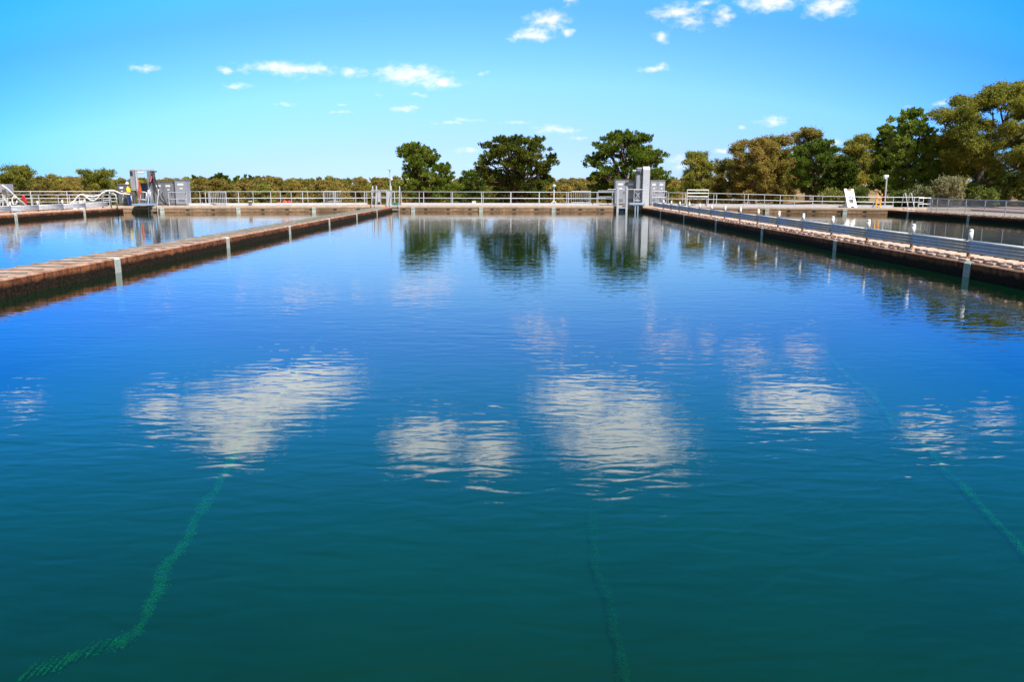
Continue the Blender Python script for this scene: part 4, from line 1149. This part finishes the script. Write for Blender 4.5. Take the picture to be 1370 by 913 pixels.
# ------------------------------------------------------------------ the worker
def worker():
    px = 172.5; p = spot(px, 1.0, ZD + .012); p.x = at(px, 262, p.y).x
    root = empty('person', p, 'person in a yellow shirt, blue trousers and white helmet, standing at the left gantry', 'person')
    # local frame: faces -X (towards the left), metres, feet at 0
    def sk(name, chains, m, par, sub=2):
        vs, es, rs = [], [], []; idx = {}
        for ch in chains:
            prev = None
            for (x, y, z, r) in ch:
                k = (round(x, 3), round(y, 3), round(z, 3))
                if k not in idx: idx[k] = len(vs); vs.append((x, y, z)); rs.append(r)
                if prev is not None and prev != idx[k]: es.append((prev, idx[k]))
                prev = idx[k]
        import bmesh
        me = bpy.data.meshes.new(name); bm = bmesh.new(); lay = bm.verts.layers.skin.verify()
        bv = []
        for i, (v, r) in enumerate(zip(vs, rs)):
            q = bm.verts.new(v); q[lay].radius = (r, r); q[lay].use_root = (i == 0); bv.append(q)
        for a, b in es: bm.edges.new((bv[a], bv[b]))
        bm.to_mesh(me); bm.free(); me.materials.append(m)
        o = link_mesh(name, me, par); md = o.modifiers.new('skin', 'SKIN'); md.use_smooth_shade = True
        sb = o.modifiers.new('subdivision', 'SUBSURF'); sb.levels = sub; sb.render_levels = sub
        return o
    pel = (0, 0, .93, .115)
    torso = [pel, (.01, 0, 1.10, .12), (-.01, 0, 1.28, .135), (-.03, 0, 1.40, .10), (-.04, 0, 1.50, .055), (-.06, 0, 1.58, .06), (-.075, 0, 1.66, .088), (-.075, 0, 1.74, .085)]
    arms = []
    for s_ in (-1, 1):
        arms.append([(-.01, 0, 1.28, .135), (-.01, .15 * s_, 1.37, .065), (.02, .22 * s_, 1.20, .048), (.03, .235 * s_, 1.08, .042), (-.12, .20 * s_, 1.03, .036), (-.25, .16 * s_, 1.06, .028), (-.31, .15 * s_, 1.075, .034)])
    legs = []
    for s_ in (-1, 1):
        dx = .06 * s_
        legs.append([pel, (0 + dx * .2, .09 * s_, .80, .088), (-.02 + dx, .105 * s_, .48, .062), (.01 + dx, .11 * s_, .25, .05), (.02 + dx, .11 * s_, .07, .04), (-.10 + dx, .12 * s_, .035, .035)])
    fingers = []
    for s_ in (-1, 1):
        for k, ln in enumerate((.075, .085, .08, .06)):
            y = .15 * s_ + (k - 1.5) * .02; fingers.append([(-.31, .15 * s_, 1.075, .034), (-.34, y, 1.08, .010), (-.34 - ln * .6, y, 1.075, .009), (-.34 - ln, y, 1.05, .008)])
        fingers.append([(-.28, .15 * s_ - .01, 1.07, .02), (-.30, .15 * s_ - .045 * s_, 1.08, .011), (-.335, .15 * s_ - .055 * s_, 1.075, .009)])
    for s_, f in zip((-1, 1), (4, 9)): pass
    body = sk('body', [torso] + arms + legs + [f for i, f in enumerate(fingers) if i % 5 != 4] + [[(-.31, .15 * s_, 1.075, .034), (-.315, .15 * s_ - .05 * s_, 1.085, .011), (-.345, .15 * s_ - .06 * s_, 1.08, .009)] for s_ in (-1, 1)], M['skin'], root)
    mb = MB(); P = p
    # face features: nose, ears, eyes, mouth
    def ell(mb, c, r, n=10, k=6):
        b = len(mb.v)
        for i in range(k + 1):
            t = math.pi * i / k
            for j in range(n):
                a = 2 * math.pi * j / n; mb.v.append((P.x + c[0] + r[0] * math.sin(t) * math.cos(a), P.y + c[1] + r[1] * math.sin(t) * math.sin(a), P.z + c[2] + r[2] * math.cos(t)))
        for i in range(k):
            for j in range(n): mb.f.append((b + i * n + j, b + (i + 1) * n + j, b + (i + 1) * n + (j + 1) % n, b + i * n + (j + 1) % n))
    m1 = MB(); ell(m1, (-.168, 0, 1.665), (.022, .014, .026)); m1.build('nose', M['skin'], body, True)
    for s_ in (-1, 1):
        m1 = MB(); ell(m1, (-.06, .088 * s_, 1.67), (.022, .01, .032)); m1.build('ear', M['skin'], body, True)
        m1 = MB(); ell(m1, (-.150, .033 * s_, 1.695), (.010, .013, .009)); m1.build('eye', M['hair'], body, True)
    m1 = MB(); ell(m1, (-.152, 0, 1.615), (.010, .024, .006)); m1.build('mouth', M['red'], body, True)
    m1 = MB(); ell(m1, (-.045, 0, 1.69), (.085, .090, .085)); m1.build('hair', M['hair'], body, True)
    sk('shirt', [[(0, 0, .96, .135), (.01, 0, 1.10, .138), (-.01, 0, 1.28, .152), (-.03, 0, 1.41, .11), (-.04, 0, 1.47, .075)]] +
       [[(-.01, 0, 1.28, .152), (-.01, .155 * s_, 1.37, .082), (.02, .225 * s_, 1.20, .066), (.03, .24 * s_, 1.075, .058), (-.10, .205 * s_, 1.03, .052)] for s_ in (-1, 1)], M['hivis'], root)
    sk('trousers', [[(0, 0, .95, .128)] + [(x, y, z, r + .018) for x, y, z, r in l[1:4]] + [(l[4][0], l[4][1], .10, .062)] for l in legs], M['navy'], root)
    mb = MB(); mb.lathe(P + Vector((0, 0, .95)), [(.15, 0), (.158, .01), (.158, .07), (.15, .08)], 16); mb.build('belt', M['black'], root, True)
    for l in legs:
        x, y = l[4][0], l[4][1]; m1 = MB(); ell(m1, (x - .05, y, .045), (.15, .055, .045)); ell(m1, (x + .01, y, .09), (.06, .055, .07)); m1.build('boot', M['black'], root, True)
    hc = P + Vector((-.065, 0, 1.715))
    mb = MB(); mb.lathe(hc, [(.155, -.012), (.160, 0), (.122, .012), (.120, .06), (.10, .115), (.06, .148), (.001, .16)], 18); mb.build('helmet', M['white'], root, True)
    mb = MB(); mb.box(hc.x - .22, hc.x - .11, hc.y - .08, hc.y + .08, hc.z - .004, hc.z + .012); mb.build('helmet_peak', M['white'], root, bevel=.006)
    root.scale = (1.0, 1.0, 1.0)


worker()

# ------------------------------------------------------------------ trees
def limb(mb, a, b, r0, r1, sag, rng, n=6, sides=6):
    pts = []
    a, b = Vector(a), Vector(b); d = b - a; j = d.length * .06
    for i in range(n + 1):
        t = i / n; p = a + d * t; p.z += sag * d.length * math.sin(math.pi * t)
        if 0 < i < n: p += Vector(rng.normal(size=3) * j)
        pts.append(p)
    mb.tube(pts, r0, sides, r2=r1, cap=False)


def clump_leaves(rng, centres, radii, per, style):
    """each clump is a spray of smaller tufts; leaves gather round the tufts and leave gaps between them"""
    C, A = [], []
    for c, r in zip(centres, radii):
        ns = max(4, int(9 * (r[0] / .8) ** 1.1)); r = np.array(r); c = np.array(c)
        q = rng.normal(size=(ns, 3)); q /= np.linalg.norm(q, axis=1, keepdims=True)
        if style == 'pine': q[:, 2] = np.abs(q[:, 2]) * .9 - .25
        if style == 'gum': q[:, 2] = q[:, 2] * .75 + .2
        sc_ = c + q * r * rng.uniform(.35, 1.08, size=(ns, 1))
        sr = (.20 + .17 * r[0]) * rng.uniform(.6, 1.25, size=ns)
        for p, k, d in zip(sc_, sr, q):
            n = max(8, int(per * k ** 1.4))
            w = rng.normal(size=(n, 3)) * .48
            if style == 'pine':
                h = rng.uniform(0, 1, size=(n, 1)); w = w * (1.05 - .7 * h) * np.array([1, 1, .45]); up = np.array([d[0] * .45, d[1] * .45, .85])
                C.append(p + w * k + up * h * k * 1.25)
                A.append(w * 1.1 + up * 1.1 + rng.normal(size=(n, 3)) * .28)
            elif style == 'gum':
                w[:, 2] *= .85
                C.append(p + w * k * 1.15); A.append(w * .5 + np.array([0, 0, -.45]) + rng.normal(size=(n, 3)) * .55)
            else:
                C.append(p + w * k * 1.1); A.append(w + np.array([0, 0, .35]) + rng.normal(size=(n, 3)) * .5)
    return np.concatenate(C), np.concatenate(A)


def outline_tree(name, label, profile, Y, seed, style, leafm, barkm, nclump, rc, per, lsize, elong, base_px=None, trunk_r=.3, depth=.85, limbs=.5, hollow=.3, flat=.75, group=None, cat='tree', lean=None, zbase=None):
    """profile rows: (py, px_left, px_right) of the crown as it stands at distance Y"""
    rng = np.random.default_rng(seed)
    rows = sorted(profile, key=lambda r: -r[0])            # bottom first
    S = Y / F
    zz = np.array([zof(r[1], r[0], Y) for r in rows]); xl = np.array([at(r[1], r[0], Y).x for r in rows]); xr = np.array([at(r[2], r[0], Y).x for r in rows])
    bx = at(base_px if base_px else (rows[0][1] + rows[0][2]) / 2, 270, Y).x
    zb = ground_z(bx, Y) if zbase is None else zbase
    root = empty(name, (bx, Y, zb), label, cat, group)
    zs = rng.uniform(zz[0], zz[-1], size=nclump * 6)
    wid = np.interp(zs, zz, xr - xl); keep = rng.uniform(size=len(zs)) < (wid / (xr - xl).max())
    zs = zs[keep][:nclump]
    cs, rs = [], []; heads = []
    per_b = 3 if style == 'pine' else 4
    nb = max(9, nclump // per_b)
    zg = np.linspace(zz[0], zz[-1], 200); wg = np.cumsum(np.interp(zg, zz, xr - xl) + .15 * (xr - xl).max()); wg = (wg - wg[0]) / (wg[-1] - wg[0])
    zq = np.interp((np.arange(nb) + rng.uniform(.1, .9, nb)) / nb, wg, zg); th0 = rng.uniform(0, 6.28)
    for bi, z in enumerate(zq):
        a, b = np.interp(z, zz, xl), np.interp(z, zz, xr); mid, hw = (a + b) / 2, (b - a) / 2
        th = th0 + bi * 2.399963 + rng.normal() * .35; u = rng.uniform(hollow, 1) ** .5
        rx = max(0, hw - rc * .7) * u; ry = max(0, hw * depth - rc * .6) * u
        h = np.array((mid + rx * math.cos(th), Y + ry * math.sin(th), min(z, zz[-1] - rc * flat * .9))); heads.append(h)
        for q in range(per_b):
            r = min(rc * rng.uniform(.5, 1.15), max(.3, hw * .8))
            o = np.clip(rng.normal(size=3), -1.6, 1.6) * np.array((rc * .85, rc * .85, rc * .42)) if q else np.zeros(3)
            p = h + o; p[2] = min(p[2], zz[-1] - r * flat * .8)
            a2, b2 = np.interp(p[2], zz, xl), np.interp(p[2], zz, xr); p[0] = min(max(p[0], a2 + r * .5), max(a2 + r * .5, b2 - r * .5))
            cs.append(tuple(p)); rs.append((r, r, r * flat * rng.uniform(.8, 1.15)))
    C, A = clump_leaves(rng, cs, rs, per, style)
    sz = lsize * rng.uniform(.6, 1.3, size=len(C))
    off = np.array([bx, Y, zb])
    leaf_mesh('crown', (C - off).astype(np.float32), A, sz, elong, leafm, root, rng)
    # trunk and limbs
    mb = MB(); top = np.array([np.interp(zz[0] + (zz[-1] - zz[0]) * .8, zz, (xl + xr) / 2), Y, zz[0] + (zz[-1] - zz[0]) * .8])
    pts = []
    for i in range(9):
        t = i / 8; pts.append(Vector((bx + (top[0] - bx) * t ** 1.3 + rng.normal() * .06, Y + rng.normal() * .06, zb - .2 + (top[2] - zb) * t)))
    mb.tube(pts, trunk_r, 9, r2=trunk_r * .18)
    for k in rng.permutation(len(heads))[:max(3, int(len(heads) * limbs))]:
        c = heads[k]; tz = zb + (c[2] - zb) * rng.uniform(.35, .72); t = min(.95, max(.12, (tz - zb) / (top[2] - zb)))
        i = t * 8; i0 = int(i); a = pts[i0].lerp(pts[min(8, i0 + 1)], i - i0)
        limb(mb, a, (c[0], c[1], c[2]), trunk_r * (.46 - .25 * t), trunk_r * .07, .06, rng)
        for q in rng.integers(0, per_b, size=3):
            e = cs[k * per_b + int(q)]; limb(mb, Vector(a).lerp(Vector(c), .7), e, trunk_r * .09, trunk_r * .03, .05, rng, 4, 5)
    mb.build('trunk', barkm, root, True)
    return root


Zc = lambda x, y: (480 + x / 4.346, 160 + y / 4.346)


def prof(rows, ox, oy, s=4.346): return [(oy + y / s, ox + a / s, ox + b / s) for y, a, b in rows]


outline_tree('pine_tree', 'dark green pine with a lopsided crown, leftmost of the three dark trees',
             prof([(138, 305, 345), (160, 240, 410), (200, 232, 450), (240, 248, 480), (280, 258, 540), (320, 250, 560), (350, 248, 560), (385, 255, 600), (430, 262, 605), (480, 280, 600)], 480, 160),
             84, 21, 'pine', M['leaf_pine'], M['trunk_pine'], 165, .70, 190, .10, 2.6, base_px=570, trunk_r=.32, flat=.62)
outline_tree('pine_tree', 'broad dome shaped pine with bare branches showing, middle of the three dark trees',
             prof([(104, 815, 930), (120, 785, 1060), (150, 712, 1110), (200, 700, 1145), (250, 690, 1155), (290, 690, 1140), (340, 710, 1125), (390, 745, 1110), (440, 790, 1100), (480, 820, 1080)], 480, 160),
             82, 22, 'pine', M['leaf_pine_bronze'], M['trunk_pine'], 250, .70, 190, .10, 2.6, base_px=694, trunk_r=.42, flat=.62, limbs=.7, hollow=.45)
outline_tree('pine_tree', 'tall dark pine behind the round topped column, rightmost of the three dark trees',
             prof([(68, 470, 545), (90, 375, 640), (115, 345, 640), (150, 318, 650), (200, 312, 735), (250, 277, 750), (310, 270, 785), (350, 280, 795), (400, 262, 815), (450, 300, 800), (480, 320, 780)], 720, 160),
             83, 23, 'pine', M['leaf_pine'], M['trunk_pine'], 250, .70, 190, .10, 2.6, base_px=842, trunk_r=.42, flat=.62, limbs=.6, hollow=.35)
outline_tree('pine_tree', 'low dark pine sapling filling the gap left of the dome shaped pine',
             prof([(300, 650, 690), (330, 610, 720), (370, 570, 740), (420, 560, 740), (470, 560, 740)], 480, 160), 92, 24, 'pine', M['leaf_pine'], M['trunk_pine'], 49, .70, 190, .10, 2.6, trunk_r=.18, flat=.6)
GUM = dict(style='gum', per=330, lsize=.092, elong=2.0, flat=.75)
outline_tree('gum_tree', 'open gum tree with pale bare limbs just right of the dark pines',
             prof([(188, 890, 950), (215, 865, 1000), (250, 845, 1020), (290, 830, 1020), (330, 845, 1000), (370, 850, 985), (430, 850, 980)], 720, 160),
             92, 31, leafm=M['leaf_gum_green'], barkm=M['trunk_gum'], nclump=68, rc=.68, base_px=932, trunk_r=.26, limbs=.95, hollow=.5, **GUM)
outline_tree('gum_tree', 'low olive brown gum filling in right of the open pale limbed gum',
             prof([(355, 290, 400), (390, 230, 440), (440, 215, 470), (500, 205, 480), (600, 215, 470)], 900, 130),
             95, 32, leafm=M['leaf_gum'], barkm=M['trunk_gum'], nclump=71, rc=.68, trunk_r=.2, limbs=.5, **GUM)
outline_tree('gum_tree', 'olive gum tree with an umbrella top and see through crown, behind the white gate',
             prof([(245, 400, 540), (275, 340, 600), (310, 335, 610), (360, 345, 600), (420, 350, 590), (490, 340, 590), (595, 350, 580)], 900, 130),
             90, 33, leafm=M['leaf_gum'], barkm=M['trunk_gum'], nclump=130, rc=.68, base_px=1006, trunk_r=.3, limbs=.6, hollow=.4, **GUM)
outline_tree('gum_tree', 'rust tinged gum tree between the umbrella topped gum and the tall thin gum',
             prof([(228, 545, 615), (260, 500, 690), (310, 490, 710), (370, 490, 720), (440, 480, 720), (595, 480, 720)], 900, 130),
             93, 34, leafm=M['leaf_gum'], barkm=M['trunk_gum'], nclump=133, rc=.68, base_px=1038, trunk_r=.3, limbs=.5, **GUM)
outline_tree('gum_tree', 'tall thin topped gum rising above the green pine right of centre',
             prof([(182, 760, 810), (205, 690, 850), (235, 675, 860), (270, 710, 900), (320, 700, 920), (400, 700, 930)], 900, 130),
             98, 35, leafm=M['leaf_gum'], barkm=M['trunk_gum'], nclump=80, rc=.68, base_px=1080, trunk_r=.3, limbs=.8, hollow=.5, **GUM)
PINE = dict(style='pine', per=190, lsize=.10, elong=2.6, flat=.5)
outline_tree('pine_tree', 'bright green spreading pine in front of the tall thin topped gum',
             prof([(255, 810, 880), (285, 755, 930), (330, 715, 960), (380, 690, 980), (440, 670, 1000), (500, 690, 1010), (560, 700, 1000)], 900, 130),
             86, 36, leafm=M['leaf_pine_light'], barkm=M['trunk_pine'], nclump=148, rc=.68, base_px=1090, trunk_r=.3, limbs=.4, **PINE)
outline_tree('pine_tree', 'low dark green pine left of the white stand',
             prof([(350, 960, 1020), (390, 930, 1050), (450, 900, 1080), (510, 900, 1090), (570, 910, 1090)], 900, 130),
             84, 37, leafm=M['leaf_pine'], barkm=M['trunk_pine'], nclump=80, rc=.68, trunk_r=.2, limbs=.4, **PINE)
outline_tree('gum_tree', 'yellow green gum tree behind the white stand',
             prof([(392, 270, 315), (425, 200, 345), (470, 140, 350), (530, 130, 350), (600, 140, 340), (680, 150, 330)], 1090, 90),
             95, 38, leafm=M['leaf_gum_green'], barkm=M['trunk_gum'], nclump=111, rc=.68, trunk_r=.3, limbs=.5, **GUM)
outline_tree('pine_tree', 'narrow very dark pine with a pointed top left of the tall light pine',
             prof([(335, 398, 430), (370, 375, 450), (420, 355, 470), (490, 340, 480), (560, 335, 500), (640, 310, 500), (720, 300, 500)], 1090, 90),
             84, 39, leafm=M['leaf_pine'], barkm=M['trunk_pine'], nclump=114, rc=.68, trunk_r=.26, limbs=.4, **PINE)
outline_tree('pine_tree', 'tall light green pine left of the big yellow brown gum',
             prof([(252, 515, 590), (285, 478, 625), (330, 475, 655), (390, 450, 690), (450, 430, 705), (520, 420, 715), (600, 430, 730), (680, 450, 770), (730, 460, 780)], 1090, 90),
             78, 40, leafm=M['leaf_pine_light'], barkm=M['trunk_pine'], nclump=186, rc=.68, base_px=1212, trunk_r=.36, limbs=.4, **PINE)
outline_tree('gum_tree', 'huge yellow brown gum tree at the right edge',
             prof([(85, 1130, 1250), (130, 950, 1400), (180, 840, 1480), (240, 740, 1520), (300, 705, 1540), (360, 715, 1540), (420, 705, 1540), (480, 730, 1530), (560, 760, 1500), (620, 800, 1480)], 1090, 90),
             74, 41, style='gum', leafm=M['leaf_gum_green'], barkm=plain('dark_gum_bark', (.12, .09, .07), (.06, .045, .035), .95, 0, 2, stretch=(1, 1, .3)), nclump=330, rc=.85, per=340, lsize=.092, elong=1.9, flat=.7, base_px=1299, trunk_r=.36, limbs=.22, hollow=.35)
for i, (px, yt, wd, Y, lm, lb) in enumerate([
        (1272, 236, 44, 70, 'leaf_grey_shrub', 'pale grey green bush under the tall light pine'),
        (1298, 246, 22, 72, 'leaf_shrub', 'small brown green bush left of the dirt bank at the right'),
        (1322, 216, 60, 78, 'leaf_shrub', 'large green bush in the shade below the huge gum'),
        (1345, 230, 40, 72, 'leaf_shrub', 'bright green bush below the huge gum near the right edge'),
        (1368, 230, 34, 71, 'leaf_shrub', 'green bush cut by the right edge of the picture'),
        (1324, 255, 14, 68, 'leaf_shrub', 'tiny green bush growing on the dirt bank behind the mesh fence'),
        (1250, 246, 40, 74, 'leaf_shrub', 'yellow green bush at the foot of the tall light pine'),
        (1150, 250, 16, 78, 'leaf_shrub', 'small green bush right of the white stand'),
        (1232, 250, 30, 72, 'leaf_grey_shrub', 'dry grey bush behind the bright galvanised gate frame'),
        (1206, 256, 26, 74, 'leaf_shrub', 'low green bush behind the corner ladder'),
        (1395, 236, 40, 70, 'leaf_shrub', 'green bush beyond the right edge of the fence'),
        (1112, 255, 34, 80, 'leaf_shrub', 'low olive bush left of the white stand under the dark pine')]):
    X = at(px, 262, Y).x; zb = ground_z(X, Y); yb = 248 + (CAMZ - zb) * F / Y
    outline_tree('bush', lb, [(yt, px - wd * .2, px + wd * .2), (yt + (yb - yt) * .25, px - wd * .42, px + wd * .42), (yt + (yb - yt) * .6, px - wd * .5, px + wd * .5), (yb, px - wd * .45, px + wd * .45)],
                 Y, 60 + i, 'bush', M[lm], M['trunk_gum'], 16 + int(wd * .5), .55, 230, .10, 1.9, trunk_r=.07, flat=.8, cat='bush')
outline_tree('gum_tree', 'bushy olive gum between the tall light pine and the huge gum',
             prof([(395, 690, 780), (430, 650, 850), (480, 640, 880), (540, 650, 900), (620, 660, 900), (720, 680, 880)], 1090, 90),
             88, 47, leafm=M['leaf_gum_green'], barkm=M['trunk_gum'], nclump=80, rc=.9, trunk_r=.25, limbs=.4, **GUM)
# the wood behind: individual gums, copies of a few shapes
def wood_gum(seed, Hh, wide, lm):
    rng = np.random.default_rng(seed)
    root = empty('gum_tree', (0, 0, 0), '', 'tree')
    zz = np.array([.16, .35, .6, .85, 1.0]) * Hh; ww = np.array([.55, .95, 1.0, .7, .25]) * wide / 2
    cs, rs = [], []
    for _ in range(70):
        z = rng.uniform(zz[0], zz[-1]); w = np.interp(z, zz, ww); th = rng.uniform(0, 6.283); u = rng.uniform(.2, 1) ** .6; r = rng.uniform(.5, 1.3) * wide * .13
        w = max(.1, w - r * .3) * u; cs.append((w * math.cos(th), w * math.sin(th), min(z, Hh - r * .5))); rs.append((r, r, r * .6))
    C, A = clump_leaves(rng, cs, rs, 90, 'gum')
    leaf_mesh('crown', C.astype(np.float32), A, .19 * rng.uniform(.6, 1.3, size=len(C)), 1.9, lm, root, rng)
    mb = MB(); pts = [Vector((rng.normal() * .1 * i / 3, rng.normal() * .1 * i / 3, Hh * .75 * i / 7 - .3)) for i in range(8)]; mb.tube(pts, .2, 7, r2=.05)
    for k in rng.permutation(len(cs))[:18]:
        c = cs[k]; limb(mb, pts[int(rng.integers(2, 6))], c, .07, .02, .05, rng, 4, 5)
    mb.build('trunk', M['trunk_gum'], root, True)
    return root


KINDS = [(wood_gum(101, 9, 7.0, M['leaf_wood']), 9, 'low rounded olive brown gum in the wood behind the pools', 'rounded gums in the wood behind'),
         (wood_gum(102, 10, 6.0, M['leaf_gum_green']), 10, 'greener narrow gum in the wood behind the pools', 'green gums in the wood behind'),
         (wood_gum(103, 9, 8.0, M['leaf_wood']), 9, 'wide spreading brown gum in the wood behind the pools', 'spreading gums in the wood behind'),
         (wood_gum(104, 11, 6.5, M['leaf_wood']), 11, 'taller olive gum in the wood behind the pools', 'tall gums in the wood behind')]
used = [False] * len(KINDS)
rw_ = random.Random(12)
def plant(px, Y, ytop, k, rz, sx=1.0):
    root, Hh, lb, gr = KINDS[k]
    X = at(px, 255, Y).x; zb = ground_z(X, Y) - .1; zt = zof(px, ytop, Y)
    s_ = max(.35, (zt - zb) / Hh)
    o = root if not used[k] else copy_tree(root)
    used[k] = True
    o.location = (X, Y, zb); o.rotation_euler.z = rz; o.scale = (min(s_, 1.25) * sx * rw_.uniform(.7, 1.15), min(s_, 1.25) * sx * rw_.uniform(.7, 1.15), s_)
    o['label'] = lb; o['category'] = 'tree'; o['group'] = gr
    return o


for Y, px0, px1, step, yt in ((100, -40, 830, 52, 249), (118, -60, 860, 46, 246.5), (142, -60, 1000, 41, 244), (178, -60, 1010, 33, 242), (235, -60, 1010, 22, 240.5), (310, -60, 1010, 13, 239.5)):
    px = px0 + rw_.uniform(0, 10)
    while px < px1:
        base = yt
        if 280 < px < 520: base -= 0.5
        if px < 170: base += (2 if Y > 120 else 3) - 5 * math.exp(-((px - 90) / 60) ** 2)
        plant(px, Y * rw_.uniform(.95, 1.05), base + rw_.gauss(0, 2.0 if Y < 200 else 1.5), rw_.randrange(len(KINDS)), rw_.uniform(0, 6.28), rw_.uniform(.9, 1.15))
        px += step * rw_.uniform(.75, 1.25)
for Y, px0, px1, step, yt in ((112, 900, 1420, 46, 222), (135, 930, 1460, 40, 212)):
    px = px0
    while px < px1:
        b = yt if px > 960 else 238
        plant(px, Y, b + rw_.gauss(0, 6), rw_.randrange(len(KINDS)), rw_.uniform(0, 6.28)); px += step * rw_.uniform(.8, 1.2)
# two taller gums on the left that stand out of the wood
outline_tree('gum_tree', 'tall flat topped gum standing above the wood at the left edge',
             [(219.5, 20, 34), (223, 8, 42), (229, 0, 43), (236, -8, 42), (243, -8, 36), (252, 4, 40)], 98, 51, leafm=M['leaf_gum_green'], barkm=plain('grey_dark_bark', (.14, .11, .09), (.08, .06, .05), .95), nclump=40, rc=.75, base_px=29, trunk_r=.22, limbs=.8, hollow=.4, **GUM)
outline_tree('gum_tree', 'flat topped gum standing above the wood left of the gantry',
             [(227, 125, 145), (231, 110, 152), (237, 108, 152), (243, 112, 150), (252, 112, 150)], 100, 52, leafm=M['leaf_gum_green'], barkm=M['trunk_gum'], nclump=36, rc=.75, base_px=131, trunk_r=.22, limbs=.6, hollow=.4, **GUM)
# small far pines along the skyline
rp_ = random.Random(5); fp = None
for px, yt in [(252, 237), (262, 234.5), (272, 236), (283, 236.5), (291, 233), (297, 231.5), (304, 235), (318, 235.5), (329, 233.5), (337, 234.5), (346, 235.5), (361, 236)]:
    Y = 235; X = at(px, 255, Y).x; zb = ground_z(X, Y); zt = zof(px, yt, Y)
    if fp is None:
        rng = np.random.default_rng(77); fp = empty('pine_tree', (0, 0, 0), '', 'tree')
        cs = [(rng.normal() * .6 * (1.2 - t), rng.normal() * .6 * (1.2 - t), 3 + 7 * t) for t in np.linspace(0, .97, 22)]; rs = [(1.25 * (1.15 - t),) * 2 + (.7,) for t in np.linspace(0, .97, 22)]
        C, A = clump_leaves(rng, cs, rs, 110, 'pine'); leaf_mesh('crown', C.astype(np.float32), A, np.full(len(C), .3), 1.9, M['leaf_pine'], fp, rng)
        mb = MB(); mb.tube([(0, 0, -.3), (0, 0, 9)], .18, 6, r2=.05); mb.build('trunk', M['trunk_pine'], fp); o = fp
    else: o = copy_tree(fp)
    s_ = (zt - zb) / 10.2; o.location = (X, Y, zb); o.scale = (s_ * rp_.uniform(.9, 1.3),) * 2 + (s_,); o.rotation_euler.z = rp_.uniform(0, 6)
    o['label'] = 'tiny dark pine on the skyline beyond the left pool'; o['category'] = 'tree'; o['group'] = 'far pines on the skyline'
